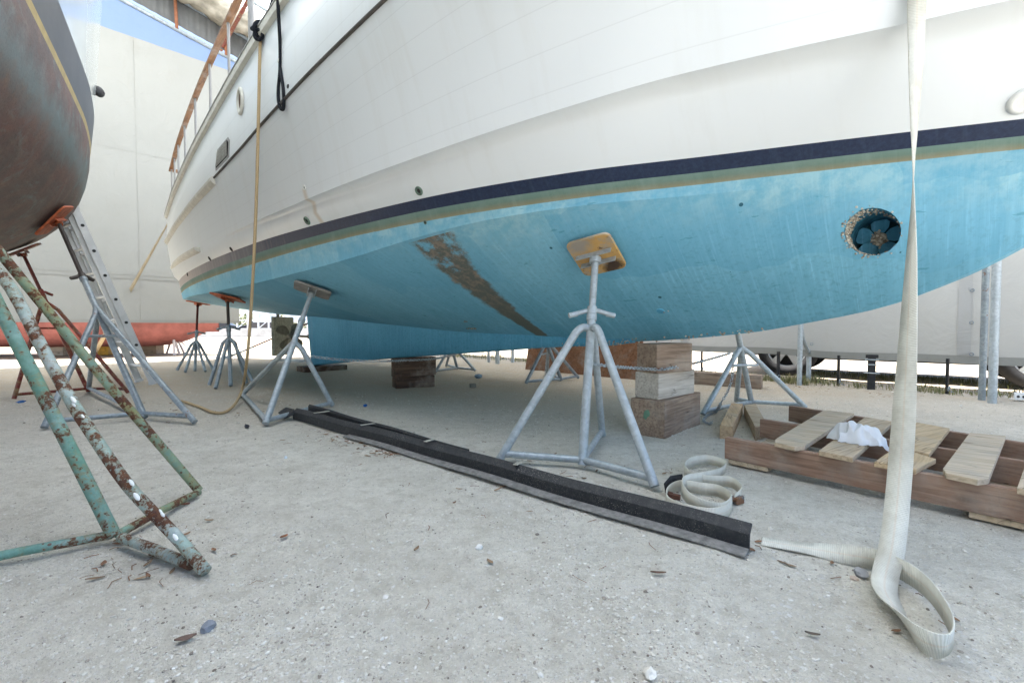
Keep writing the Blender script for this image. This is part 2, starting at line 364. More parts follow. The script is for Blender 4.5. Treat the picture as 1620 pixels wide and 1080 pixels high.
def m_fabric(name, col, trans=.6, scale=1.0, weave=140):
    t = NT(name); f = t.noise(1.1 * scale, 5, .6); w = t.noise(3.0 * scale, 4, .55, None, 1.5)
    c = t.mix(f, tuple(x * .93 for x in col), tuple(min(1, x * 1.03) for x in col))
    c = t.mix(t.ramp(t.noise(2.2 * scale, 6, .7, t.mapping((1, 1, .35))), [(.58, 0.0), (.8, .35)]), c, tuple(x * y for x, y in zip(col, (.78, .74, .66))))
    d = t.n('BsdfDiffuse'); tr = t.n('BsdfTranslucent'); m = t.n('MixShader'); m.inputs[0].default_value = trans
    t.l(c, d.inputs[0]); t.l(c, tr.inputs[0])
    bp = t.n('Bump'); bp.inputs['Strength'].default_value = .35; bp.inputs['Distance'].default_value = .03; t.l(w, bp.inputs['Height'])
    t.l(bp.outputs[0], d.inputs['Normal']); t.l(bp.outputs[0], tr.inputs['Normal'])
    t.l(d.outputs[0], m.inputs[1]); t.l(tr.outputs[0], m.inputs[2]); t.l(m.outputs[0], t.out.inputs[0]); return t.mat
def m_webbing(name, col, dirt=(.36, .33, .26)):
    t = NT(name); U = t.sep('UV')
    wv = t.n('TexWave', wave_type='BANDS', bands_direction='X'); t.l(t.co.outputs['UV'], wv.inputs['Vector']); wv.inputs['Scale'].default_value = 55; wv.inputs['Distortion'].default_value = .4
    f = t.noise(5, 6, .7); c = t.mix(t.ramp(f, [(.45, 0.0), (.8, .8)]), col, dirt)
    c = t.mix(t.math('MULTIPLY', t.ramp(wv.outputs['Fac'], [(.0, 1.0), (.5, 0.0)]), .35), c, tuple(x * .6 for x in col))
    ed = t.math('ABSOLUTE', t.math('SUBTRACT', U[1], .5)); c = t.mix(t.math('MULTIPLY', t.math('LESS_THAN', ed, .04), .18), c, (.65, .42, .25))
    return t.bsdf(c, .8, 0, .25, wv.outputs['Fac'], .5, .003)
def m_gravelbits(name, stops):
    t = NT(name); g = t.n('NewGeometry'); c = t.ramp(g.outputs['Random Per Island'], stops)
    c = t.mix(t.math('MULTIPLY', t.noise(90, 4, .7), .35), c, (.3, .27, .23)); return t.bsdf(c, .9, 0, .2)
PATCH = dict(a=1.2, b=0.0, c=0.0, h0=.05, h1=.1)
RUST = dict(s=2.2, z=1.9)
PATCH = dict(a=1.14, b=.14, c=-.16, h0=.075, h1=.11)
RUST = dict(s=2.2, z=1.86)
# ------------------------------------------------------------------ main boat hull
wl = Curve([(-2.45, 0), (-1.73, .37), (-1.19, .63), (-.66, .87), (0, 1.17), (.97, 1.45), (2.28, 1.64), (3.5, 1.74), (5, 1.775), (6.5, 1.74), (7.87, 1.65), (9, 1.53)])
cl = lambda x: max(0.0, min(1.0, x))
W = {}; Z = {}; S0 = {}
stem = Curve([(.66, -.4), (.72, -.66), (.86, -1.27), (.97, -1.52), (1.04, -1.65), (1.12, -1.77), (1.30, -2.02), (1.46, -2.22), (1.6, -2.45), (1.93, -2.8), (2.4, -3.15), (3.0, -3.55), (3.6, -3.9)])  # z -> s
W['strt'] = wl; Z['strt'] = Curve([(-3, 1.60), (5, 1.60), (9, 1.615)])
W['strb'] = lambda s: max(0, wl(s) - .02 - .03 * cl(1 - s / 2)); Z['strb'] = Curve([(-3, 1.555), (-1.7, 1.545), (-.2, 1.535), (1, 1.53), (2.3, 1.515), (5, 1.49), (9, 1.48)])
W['blue'] = lambda s: max(0, wl(s) - .035 - .05 * cl(1 - s / 2)); Z['blue'] = Curve([(-3, 1.51), (-1.7, 1.50), (-.2, 1.48), (1, 1.465), (2.3, 1.44), (4, 1.405), (9, 1.39)])
W['chine'] = Curve([(-2.2, 0), (-1.73, .255), (-1.19, .53), (-.66, .775), (0, 1.10), (.5, 1.25), (.83, 1.33), (1.24, 1.42), (1.74, 1.51), (2.4, 1.59), (2.83, 1.63), (3.77, 1.68), (5.35, 1.70), (6.5, 1.68), (7.87, 1.59), (9, 1.47)])
Z['chine'] = Curve([(-2.2, 1.46), (-1.7, 1.45), (-.66, 1.435), (0, 1.43), (.5, 1.42), (.83, 1.40), (1.24, 1.36), (1.74, 1.305), (2.3, 1.265), (2.83, 1.24), (3.8, 1.215), (5.35, 1.215), (7, 1.24), (9, 1.28)])
W['ledge'] = Curve([(-2.8, 0), (-1.71, .70), (-1.4, .83), (-1.05, .98), (-.63, 1.14), (-.22, 1.30), (.45, 1.50), (1.12, 1.63), (1.85, 1.72), (2.5, 1.76), (3.24, 1.80), (5, 1.83), (7, 1.77), (9, 1.63)])
Z['ledge'] = Curve([(-2.8, 1.95), (-1.7, 1.93), (-1.05, 1.915), (-.63, 1.905), (-.22, 1.87), (.45, 1.82), (1.12, 1.79), (1.85, 1.775), (3.24, 1.77), (9, 1.79)])
lf = lambda s: cl((4.4 - s) / 3.2)
W['ledin'] = lambda s: max(0, W['ledge'](s) - .075 * lf(s) * cl((s + 2.8) / .6)); Z['ledin'] = lambda s: Z['ledge'](s) - .004 - .014 * lf(s)
W['rub'] = Curve([(-3.45, 0), (-3, .42), (-2, 1.02), (-1, 1.45), (0, 1.72), (1, 1.84), (2, 1.91), (3, 1.935), (5, 1.91), (7, 1.83), (9, 1.70)])
W['gun'] = Curve([(-3.85, 0), (-3, .68), (-2, 1.22), (-1, 1.56), (0, 1.77), (1, 1.87), (2, 1.92), (3, 1.935), (5, 1.905), (7, 1.83), (9, 1.69)])
Z['rub'] = Curve([(-3.45, 3.05), (-2, 2.93), (-.5, 2.74), (.78, 2.61), (1.6, 2.53), (2.3, 2.47), (3.3, 2.405), (4.4, 2.385), (6, 2.37), (9, 2.355)])
Z['gun'] = Curve([(-3.85, 3.75), (-2, 3.5), (0, 3.3), (2.1, 3.22), (3.2, 3.155), (5, 3.05), (7, 2.93), (9, 2.83)])
LINES = ['center'] + ['q%d' % i for i in range(1, 20)] + ['chine', 'blue', 'strb', 'strt', 'lmid', 'ledin', 'ledge', 'u1', 'u2', 'u3', 'rub', 'g1', 'gun']
cz = Curve([(-.9, .775), (-.64, .72), (-.11, .66), (.27, .635), (.6, .625), (.83, .63), (1.25, .645), (2.2, .67), (3.9, .77), (6.6, .93), (8, .995), (9, 1.05)])
NJ = 260
S_END = 9.0
def gpar(j): 
    t = j / NJ; return t ** 1.25
def base_line(name):
    if name == 'center':
        s0 = -.9; return [(s0 + (S_END - s0) * gpar(j), 0.0, cz(s0 + (S_END - s0) * gpar(j))) for j in range(NJ + 1)]
    Wf, Zf = W[name], Z[name]
    # stem start where the line meets the stem
    s0 = stem(Zf(-3) if name not in ('chine',) else 1.46)
    s0 = max(s0, {'chine': -2.2, 'blue': -2.33, 'strb': -2.39, 'strt': -2.45, 'ledin': -2.78, 'ledge': -2.8, 'rub': -3.45, 'gun': -3.85}[name])
    out = []
    for j in range(NJ + 1):
        s = s0 + (S_END - s0) * gpar(j); w = Wf(s)
        if j == 0: w = 0.0
        out.append((s, max(0, w), Zf(s)))
    return out
BL = {n: base_line(n) for n in ('center', 'chine', 'blue', 'strb', 'strt', 'ledin', 'ledge', 'rub', 'gun')}
def blend(a, b, t, bulge=0.0, stemfix=False):
    out = []
    for j in range(NJ + 1):
        p, q = V(BL[a][j]), V(BL[b][j]); r = p.lerp(q, t); s = r.x; ex_ = .055 * cl((1.3 - s) / 1.6) * cl((s + 2.1) / .8) * 6.75 * t * t * (1 - t) if stemfix else 0
        d = q - p; L = math.hypot(d.y, d.z) + 1e-9
        bb = bulge(s) if callable(bulge) else bulge
        nrm = V((0, d.z / L, -d.y / L)); r += nrm * (bb * 4 * t * (1 - t) + ex_)
        if stemfix:
            e = stem(r.z) - r.x if j == 0 else None
            if j == 0: blend.e = e; r.y = 0
            r.x += blend.e * (1 - gpar(j)) ** 9
        if j == 0: r.y = 0.0
        out.append(tuple(r))
    return out
GRID = {}
bb = lambda s: .045 * cl((s + 2.2) / .8) * cl((7 - s) / 5) + .012
for i in range(1, 20): GRID['q%d' % i] = blend('center', 'chine', i / 20, bb, True)
GRID['lmid'] = blend('strt', 'ledin', .5, .02); GRID['lhi'] = blend('strt', 'ledin', .84, .008)
fl = lambda s: -.07 * cl((3 - s) / 5)
for i in range(1, 4): GRID['u%d' % i] = blend('ledge', 'rub', i / 4, fl)
GRID['g1'] = blend('rub', 'gun', .5, -.01)
GRID.update(BL)
BOAT_M = Matrix.Translation(P0) @ Matrix.Rotation(R(135), 4, 'Z')
BOAT_I = BOAT_M.inverted()
boat = thing('motor_yacht', 'big white motor yacht with blue bottom paint and navy boot stripe, propped on jack stands', 'boat', P0, R(135))
def hull_mesh(names, vvals, close=False, hole=None):
    mb = MB(); uv = []; idx = {}
    for side in (1, -1):
        for i, nme in enumerate(names):
            for j, (s, w, z) in enumerate(GRID[nme]):
                idx[side, i, j] = len(mb.v); mb.v.append((s, w * side, z)); uv.append((s, vvals[i] if not callable(vvals[i]) else vvals[i](s)))
    blk = None
    if hole:
        hs, hz, hr = hole; ii = []; jj = []
        for i, nme in enumerate(names):
            for j, (s, w, z) in enumerate(GRID[nme]):
                if w > .02 and math.hypot(s - hs, z - hz) < hr * 1.12: ii.append(i); jj.append(j)
        blk = (min(ii) - 1, max(ii) + 1, min(jj) - 1, max(jj) + 1)
        i0, i1, j0, j1 = blk; loop = [(i0, j) for j in range(j0, j1)] + [(i, j1) for i in range(i0, i1)] + [(i1, j) for j in range(j1, j0, -1)] + [(i, j0) for i in range(i1, i0, -1)]
        for side in (1, -1):
            cv = []
            for (i, j) in loop:
                s, w, z = GRID[names[i]][j]; a = math.atan2(z - hz, s - hs); cs, cz2 = hs + hr * math.cos(a), hz + hr * math.sin(a)
                cv.append(len(mb.v)); mb.v.append((cs, side_w(cs, cz2) * side, cz2)); uv.append((cs, vvals[i]))
            m = len(loop)
            for k in range(m):
                k2 = (k + 1) % m; q = (idx[side, loop[k][0], loop[k][1]], idx[side, loop[k2][0], loop[k2][1]], cv[k2], cv[k])
                mb.f.append(q if side > 0 else q[::-1]); mb.m.append(0); mb.smooth.append(True)
    n = len(names)
    for side in (1, -1):
        for i in range(n - 1):
            if names[i] == names[i + 1]: continue
            for j in range(NJ):
                q = (idx[side, i, j], idx[side, i, j + 1], idx[side, i + 1, j + 1], idx[side, i + 1, j])
                if side < 0: q = q[::-1]
                if blk and blk[0] <= i < blk[1] and blk[2] <= j < blk[3]: continue
                mb.f.append(q); mb.m.append(0); mb.smooth.append(True)
    for i in range(n - 1):     # transom
        q = (idx[1, i, NJ], idx[-1, i, NJ], idx[-1, i + 1, NJ], idx[1, i + 1, NJ])
        mb.f.append(q); mb.m.append(0); mb.smooth.append(False)
    if close:                  # deck
        i = n - 1
        for j in range(NJ):
            q = (idx[1, i, j], idx[1, i, j + 1], idx[-1, i, j + 1], idx[-1, i, j]); mb.f.append(q); mb.m.append(0); mb.smooth.append(False)
    mb.uv = uv
    return mb
bot_names = ['center'] + ['q%d' % i for i in range(1, 20)] + ['chine', 'blue', 'strb']
bot_v = [i / 20 for i in range(21)] + [2.0, 3.0]
bvs = []; bfs = []
def to_bvh(mb, M):
    b = len(bvs); bvs.extend([M @ V(p) for p in mb.v]); bfs.extend([tuple(i + b for i in f) for f in mb.f])
mb0 = hull_mesh(bot_names, bot_v); to_bvh(mb0, BOAT_M)
mbt_tmp = hull_mesh(['strb', 'strt'], [0, 1]); to_bvh(mbt_tmp, BOAT_M)
top_names = ['strt', 'lmid', 'lhi', 'ledin', 'ledge', 'ledge', 'u1', 'u2', 'u3', 'rub', 'g1', 'gun']
top_v = [0, 0, 0, 0, .01, .01, 1.25, 2.5, 3.75, 5.0, 6.5, 8.0]
mb2 = hull_mesh(top_names, top_v, True); to_bvh(mb2, BOAT_M)
HULL = BVHTree.FromPolygons(bvs, bfs)
def hit(u, v):
    loc, nrm, i, d = HULL.ray_cast(CAM, ray(u, v).normalized())
    if loc is None: return None, None
    if nrm.dot(CAM - loc) < 0: nrm = -nrm
    return loc, nrm
def bs(p): return BOAT_I @ p
def side_w(s, z):
    """half breadth of the hull skin at station s, height z"""
    o = BOAT_M @ V((s, 3.0, z)); l, nn, i, d = HULL.ray_cast(o, -(BOAT_M.to_3x3() @ V((0, 1, 0))))
    return bs(l).y if l is not None else .3
# ------------------------------------------------------------------ shared materials
M = {}
M['bottom'] = m_antifoul('blue bottom paint', (.135, .385, .535), (.20, .49, .645), True)
M['keelp'] = m_antifoul('blue keel paint', (.08, .31, .49), (.115, .39, .585))
M['gel'] = m_gelcoat(); M['navy'] = m_navy()
M['white'] = m_simple('white paint', (.78, .78, .75), .4, var=.08)
M['cream'] = m_simple('weathered cream moulding', (.62, .60, .53), .5, var=.15)
M['rubber'] = m_simple('dark rubber strip', (.085, .075, .068), .6)
M['steel'] = m_simple('polished stainless steel', (.26, .25, .24), .35, .2, .05, bstr=.02)
M['teak'] = m_wood('varnished teak', (.17, .07, .025), (.26, .12, .045), 30, 0, .4, False)
M['dark'] = m_simple('black plastic', (.02, .02, .022), .5)
M['void'] = m_simple('dark opening', (.03, .026, .028), .95, spec=.05)
M['bronze'] = m_simple('weathered bronze fitting', (.13, .19, .15), .6, .3, .4)
M['galv'] = m_galv(); M['galvd'] = m_galv('dull galvanised steel', (.27, .31, .335), .25); M['galvr'] = m_galv('rust-spotted galvanised steel', (.36, .41, .44), .45)
M['redst'] = m_rusty('worn red-oxide paint', (.20, .035, .025), (.13, .03, .025), .15, 3.0)
M['green'] = m_rusty('flaking green paint', (.16, .33, .265), (.25, .41, .39), .22, 0.0)
M['green2'] = m_rusty('flaking pale green paint', (.33, .44, .40), (.44, .50, .50), .42, 5.3)
M['green3'] = m_rusty('flaking olive green paint', (.22, .35, .28), (.28, .29, .12), .46, 9.1)
M['rod'] = m_simple('greasy dark steel', (.075, .062, .055), .6, .4)
M['rodred'] = m_simple('rusty red rod', (.11, .028, .022), .7, .1, .4)
M['orange'] = m_simple('orange painted pad', (.40, .095, .035), .7, 0, .35, 20)
M['gwood'] = m_wood('grey pad plywood', (.22, .21, .20), (.36, .35, .33), 28, 0, .85, False)
M['lip'] = m_simple('white paint dabs', (.85, .86, .86), .6, var=.03)
def m_padply():
    t = NT('ochre pad plywood'); X = t.sep('Generated')
    c = t.mix(t.noise(9, 6, .7), (.40, .22, .07), (.62, .40, .16))
    G_ = t.co.outputs['Generated']; c = t.mix(t.ramp(t.noise(3.2, 6, .7, G_), [(.50, 0.0), (.62, .8)]), c, (.33, .31, .27))
    c = t.mix(t.ramp(t.noise(4.1, 7, .75, G_), [(.57, 0.0), (.63, .9)]), c, (.10, .065, .05)); d1 = t.math('SQRT', t.math('ADD', t.math('POWER', t.math('SUBTRACT', X[0], .80), 2.0), t.math('POWER', t.math('SUBTRACT', X[2], .22), 2.0)))
    d1 = t.math('ADD', d1, t.math('MULTIPLY', t.math('SUBTRACT', t.noise(6, 6, .75, G_), .5), .25)); c = t.mix(t.ramp(d1, [(.10, .95), (.19, 0.0)]), c, (.05, .035, .03))
    d2 = t.math('SQRT', t.math('ADD', t.math('POWER', t.math('SUBTRACT', X[0], .18), 2.0), t.math('POWER', t.math('SUBTRACT', X[2], .72), 2.0)))
    d2 = t.math('ADD', d2, t.math('MULTIPLY', t.math('SUBTRACT', t.noise(7, 6, .75, G_), .5), .4)); c = t.mix(t.ramp(d2, [(.10, .8), (.26, 0.0)]), c, (.27, .27, .26))
    c = t.mix(t.ramp(X[2], [(.90, 0.0), (.97, .75)]), c, (.62, .58, .52)); return t.bsdf(c, .9, 0, .15)
M['padply'] = m_padply()
def m_barn():
    t = NT('barnacle crust'); c = t.ramp(t.n('NewGeometry').outputs['Random Per Island'], [(0, (.26, .21, .16)), (.5, (.42, .38, .31)), (1, (.6, .56, .48))]); return t.bsdf(c, .9, 0, .1)
M['barn'] = m_barn()
M['tunnel'] = m_simple('fouled blue tunnel', (.05, .22, .32), .7, 0, .6, 30)
M['rudder'] = m_simple('crusted rudder', (.27, .26, .20), .9, 0, .35, 25, .5)
M['prop'] = m_simple('fouled bronze', (.16, .15, .115), .85, .2, .35, 25, .4)
# ------------------------------------------------------------------ hull parts
HS, HZ, HR = -1.25, 1.21, .104
mb = hull_mesh(bot_names, bot_v, hole=(HS, HZ, HR)); bottom = mb.build('hull_bottom', M['bottom'], boat)
bm = bmesh.new(); bm.from_mesh(bottom.data)
for e in bm.edges:
    if len(e.link_faces) == 2 and e.calc_face_angle(0) > R(15): e.smooth = False
bm.to_mesh(bottom.data); bm.free()
mb = hull_mesh(['strb', 'strt'], [0, 1]); mb.build('boot_stripe', M['navy'], boat)
mb2.build('topsides', M['gel'], boat)
# keel / skeg
kb = Curve([(-1.3, .85), (-.9, .775), (-.64, .715), (-.11, .655), (.27, .625), (.44, .60), (.92, .575), (1.77, .505), (2.94, .405), (4.28, .29), (6.46, .08)])
mb = MB(); ss = [.25 + i * .1 for i in range(62)] + [6.46]
rows = []
for s in ss:
    zb = kb(s); zt = cz(s) + .05; th = .045 + .03 * cl((s - .3) / 3); k = cl((s - .25) / .9); st = s + (.16 if s == ss[-1] else 0)
    rows.append([(st, th, max(zt, zb + .02)), (s, th * (.55 + .4 * k), zb + .012), (s, th * .4, zb), (s, -th * .4, zb), (s, -th * (.55 + .4 * k), zb + .012), (st, -th, max(zt, zb + .02))])
for r_ in rows: mb.v += r_
for i in range(len(rows) - 1):
    for k in range(5):
        a = i * 6 + k; mb.f.append((a, a + 1, a + 7, a + 6)); mb.m.append(0); mb.smooth.append(k in (0, 4))
mb.f.append(tuple((len(rows) - 1) * 6 + k for k in range(6))); mb.m.append(0); mb.smooth.append(False)
mb.f.append((5, 4, 3, 2, 1, 0)); mb.m.append(0); mb.smooth.append(False)
mb.uv = [(p[0], .3) for p in mb.v]
keel = mb.build('keel', M['keelp'], boat)
rb = random.Random(3); mb = MB()
for i in range(150):
    s = rb.choice([rb.uniform(.2, .75), rb.uniform(.2, 3.4), rb.gauss(.5, .15), rb.uniform(-.7, .2)]); r_ = rb.uniform(.003, .009)
    mb.blob((s, rb.uniform(.02, .05), kb(s) + rb.uniform(-.002, .035)), r_, sub=1, rng=rb)
for (u, v, n_, sp) in ((748, 519, 26, .035), (735, 508, 5, .02), (760, 528, 8, .05), (1047, 493, 6, .03), (1180, 523, 7, .02), (1283, 511, 5, .03)):
    l, nn = hit(u, v)
    if l is None: continue
    l = bs(l)
    for i in range(n_): mb.blob((l.x + rb.gauss(0, sp), l.y + rb.gauss(0, sp * .6), l.z - .004 + rb.gauss(0, .004)), rb.uniform(.003, .009), rng=rb)
tag(mb.build('barnacles', M['barn'], boat), kind='stuff')
# rudder, shaft, propeller
rud = MB(); a = R(-52); zt, zb_ = .955, .17
prof = [(-.17, .9), (.0, 1), (.25, .9), (.52, .25)]
def rpt(x, y, z): return (8.33 + x * math.cos(a) - y * math.sin(a), x * math.sin(a) + y * math.cos(a), z)
vs = []
for z, k in ((zb_, .94), (zb_ + .02, 1), (zt - .02, 1), (zt, .97)):
    for x, th in prof: vs.append(rpt(x * k, .032 * th, z))
    for x, th in prof[::-1]: vs.append(rpt(x * k, -.032 * th, z))
fs = [tuple(range(7, -1, -1)), tuple(range(24, 32))]
for l_ in range(3):
    for k in range(8): fs.append((l_ * 8 + k, l_ * 8 + (k + 1) % 8, l_ * 8 + 8 + (k + 1) % 8, l_ * 8 + 8 + k))
rud.add(vs, fs); rudder = rud.build('rudder', M['rudder'], boat)
mb = MB(); mb.tube([(8.33, 0, .93), (8.33, 0, 1.12)], .03, 12); mb.build('rudder_stock', M['prop'], rudder)
mb = MB(); mb.tube([(6.4, 0, .575), (7.85, 0, .575)], .022, 12); mb.tube([(6.5, 0, .575), (6.72, 0, .575)], .045, 14); mb.build('shaft', M['prop'], boat)
mb = MB(); mb.tube([(7.5, 0, .575), (7.58, 0, .575), (7.72, 0, .575), (7.80, 0, .575)], [.05, .062, .058, .02], 16); prop = mb.build('propeller', M['prop'], boat)
for k in range(4):
    mb = MB(); th = R(38 + 90 * k); vs = []; fs = []
    rad = [.05, .12, .19, .25, .285]; hw = [.05, .095, .115, .095, .03]
    for side in (.006, -.006):
        for r_, h_ in zip(rad, hw):
            for m in (-1, -.5, 0, .5, 1):
                pitch = R(62 - 110 * (r_ - .05)); lx = m * h_ * math.sin(pitch); lt = m * h_ * math.cos(pitch)
                p = V((7.65 - lx, 0, 0)) + V((0, math.cos(th), math.sin(th))) * r_ + V((0, -math.sin(th), math.cos(th))) * lt + V((side, 0, 0))
                vs.append((p.x, p.y, p.z + .575))
    for l_ in range(2):
        for i in range(4):
            for j in range(4):
                q = l_ * 25 + i * 5 + j; f_ = (q, q + 1, q + 6, q + 5); fs.append(f_ if l_ == 0 else f_[::-1])
    for i in range(4):
        fs.append((i * 5, i * 5 + 5, 25 + i * 5 + 5, 25 + i * 5)); fs.append((i * 5 + 4, 25 + i * 5 + 4, 25 + i * 5 + 9, i * 5 + 9))
    for j in range(4): fs.append((20 + j, 21 + j, 46 + j, 45 + j))
    mb.add(vs, fs, 0, True); mb.build('blade', M['prop'], prop)
# bow thruster tunnel
mb = MB(); n_ = 32; ws_ = [.62, .4, .3, .22, .16, 0, -.16, -.3, -.62]
vs = []; fs = []
edge = []
for k in range(n_):
    a = 2 * math.pi * k / n_; s, z = HS + HR * math.cos(a), HZ + HR * math.sin(a); w = side_w(s, z); edge.append((s, w, z))
for sgn in (1, -1):
    b = len(mb.v)
    vs = [(s, sgn * (w + .001), z) for s, w, z in edge] + [(s, sgn * .0, z) for s, w, z in edge]
    fs = [(k, (k + 1) % n_, n_ + (k + 1) % n_, n_ + k)[::-sgn] for k in range(n_)]
    mb.add(vs, fs, 0, True)
tun = mb.build('thruster_tunnel', M['tunnel'], boat)
mb = MB(); mb.tube([(HS, .0, HZ), (HS, .135, HZ), (HS, .16, HZ)], [.034, .034, .014], 16); mb.build('thruster_hub', M['barn'], tun)
for k in range(5):
    mb = MB(); a = R(20 + 72 * k); vs = []
    for side in (0, .006):
        for r_, hw in ((.03, .020), (.055, .037), (.085, .040), (.098, .026)):
            for m in (-1, 0, 1):
                vs.append((HS + r_ * math.cos(a) - m * hw * math.sin(a), .12 + side + m * .016, HZ + r_ * math.sin(a) + m * hw * math.cos(a)))
    fs = []
    for l_ in range(2):
        for i in range(3):
            for j in range(2):
                q = l_ * 12 + i * 3 + j; f_ = (q, q + 1, q + 4, q + 3); fs.append(f_ if l_ else f_[::-1])
    mb.add(vs, fs, 0, True); mb.build('thruster_blade', M['keelp'], tun)
mb = MB(); mb.disc((HS, .02, HZ), (0, 1, 0), HR, .03, 24); mb.build('tunnel_shade_disc', m_simple('blue black tunnel shade', (.02, .075, .10), .9), tun)  # added dark disc, keeps daylight from showing through the tunnel
mb = MB()
for i in range(620):
    a = rb.uniform(0, 6.283)
    if i < 470: a = rb.gauss(.25, .65) if i % 3 else rb.gauss(-.9, .5)
    d = .008 + rb.random() ** 1.2 * .15; s, z = HS + (HR - .004) * math.cos(a), HZ + (HR - .004) * math.sin(a)
    # +s is aft = towards the left of the photograph
    w = side_w(HS + HR * math.cos(a), HZ + HR * math.sin(a))
    if i % 14 == 0: s = HS + (HR + abs(rb.gauss(0, .009))) * math.cos(a); z = HZ + (HR + abs(rb.gauss(0, .009))) * math.sin(a); w = side_w(s, z); d = 0
    mb.blob((s, w - d, z), rb.uniform(.0025, .0065), rng=rb)
for i in range(60): mb.blob((HS + rb.gauss(0, .016), .143 + rb.uniform(0, .02), HZ + rb.gauss(0, .016)), rb.uniform(.004, .009), rng=rb)
tag(mb.build('tunnel_barnacles', M['barn'], tun), kind='stuff')
# rub rail: dark strip forward, moulded guard aft, on both sides
def sweep(name, wf, zf, s0, s1, prof, mat, n=70, out=0.0, both=True):
    mb = MB()
    for sg in ((1, -1) if both else (1,)):
        vs = []; fs = []; m = len(prof)
        for i in range(n + 1):
            s = s0 + (s1 - s0) * i / n
            e = .03; dw = (wf(s + e) - wf(s - e)) / (2 * e); L = math.hypot(1, dw); nx, ny = -dw / L, 1 / L
            for (o_, h_) in prof:
                vs.append((s + nx * (o_ + out), sg * (wf(s) + ny * (o_ + out)), zf(s) + h_))
        for i in range(n):
            for k in range(m):
                k2 = (k + 1) % m; q = (i * m + k, i * m + k2, i * m + m + k2, i * m + m + k); fs.append(q if sg > 0 else q[::-1])
        fs.append(tuple(range(m))[::-1] if sg > 0 else tuple(range(m))); fs.append(tuple(n * m + k for k in range(m)) if sg > 0 else tuple(n * m + k for k in range(m))[::-1])
        mb.add(vs, fs, 0, False)
    return mb.build(name, mat, boat)
sweep('rub_strip', W['rub'], Z['rub'], -3.2, 4.5, [(-.02, -.010), (.008, -.010), (.014, -.004), (.014, .004), (.008, .010), (-.02, .010)], M['rubber'])
sweep('rub_guard', W['rub'], lambda s: Z['rub'](s) - .03, 4.3, 9.03, [(-.03, -.055), (.014, -.03), (.036, -.005), (.038, .03), (.026, .042), (-.03, .045)], M['cream'], 40)
sweep('gunwale_moulding', W['gun'], Z['gun'], -3.6, 9.02, [(-.10, -.01), (-.005, -.07), (.03, -.055), (.035, .0), (.025, .02), (-.10, .02)], M['cream'])
sweep('gunwale_trim', W['gun'], Z['gun'], -3.6, 9.02, [(.028, .004), (.040, .004), (.040, .016), (.028, .016)], m_simple('grey trim', (.30, .29, .27), .5))
sweep('spray_strake', lambda s: W['strt'](s) + .02 + .03, lambda s: 1.80 + (s - 7) * .025, 5.6, 9.12, [(-.10, -.05), (.05, -.02), (.07, .0), (.07, .03), (-.1, .05)], M['cream'], 24)
# hand rail and stanchions
hr = lambda s: W['gun'](s) - .07
def rz_(s): return Z['gun'](s) + .80
mb = MB(); n_ = 80; vs = []; fs = []
for sg in (1, -1):
    vs = []; fs = []
    for i in range(n_ + 1):
        s = -2.6 + 11.5 * i / n_
        for a_, h_ in ((-.03, -.02), (.03, -.02), (.034, .0), (.026, .022), (-.026, .022), (-.034, .0)): vs.append((s, sg * (hr(s) + a_), rz_(s) + h_))
    for i in range(n_):
        for k in range(6):
            k2 = (k + 1) % 6; fs.append((i * 6 + k, i * 6 + k2, i * 6 + 6 + k2, i * 6 + 6 + k)[::sg])
    fs.append(tuple(range(6))); fs.append(tuple(n_ * 6 + k for k in range(6)))
    mb.add(vs, fs)
mb.box((8.86, 0, rz_(8.9)), (.09, 2 * hr(8.9), .042))
mb.build('hand_rail', M['teak'], boat)
sts = [8.75, 8.15, 7.5, 6.7, 5.75, 4.8, 3.9]
for s in sts:
    mb = MB(); mb.tube([(s, hr(s), Z['gun'](s)), (s, hr(s), rz_(s) - .01)], .0145, 10); mb.disc((s, hr(s), Z['gun'](s) + .015), (0, 0, 1), .03, .012); mb.build('stanchion', M['steel'], boat)
mb = MB(); s = 3.0; mb.tube([(s, hr(s) + .03, Z['gun'](s)), (s, hr(s) + .03, Z['gun'](s) + 1.5)], .026, 14); mb.disc((s, hr(s) + .03, Z['gun'](s) + .015), (0, 0, 1), .05, .014); mb.build('support_post', M['steel'], boat)
# fittings on the side seen
def local_frame(u, v):
    l, nn = hit(u, v); return bs(l), (BOAT_I.to_3x3() @ nn)
for (u, v, r_, mt, nm) in ((663, 302, .030, 'bronze', 'drain_fitting'), (486, 349, .036, 'bronze', 'drain_fitting'), (482, 297, .020, 'white', 'drain_fitting'), (366, 394, .026, 'dark', 'drain_fitting'), (332, 409, .030, 'dark', 'drain_fitting'), (297, 434, .03, 'dark', 'drain_fitting'), (673, 352, .013, 'bronze', 'drain_fitting'), (1045, 491.5, .026, 'keelp', 'through_hull'), (1618, 160, .05, 'white', 'through_hull'), (456, 137, .016, 'dark', 'drain_fitting')):
    l, nn = local_frame(u, v)
    mb = MB(); mb.ring(l + nn * .002, nn, r_ * .75, r_ * .28, 22, 8); fo = mb.build(nm, M[mt], boat)
    if nm == 'through_hull': mb = MB(); mb.disc(l - nn * .004, nn, r_ * .8, .012, 20); mb.build('fitting_cap', M[mt], fo); continue
    mb = MB(); mb.disc(l - nn * .004, nn, r_ * .6, .007, 18); mb.build('fitting_bore', M['dark'], fo)
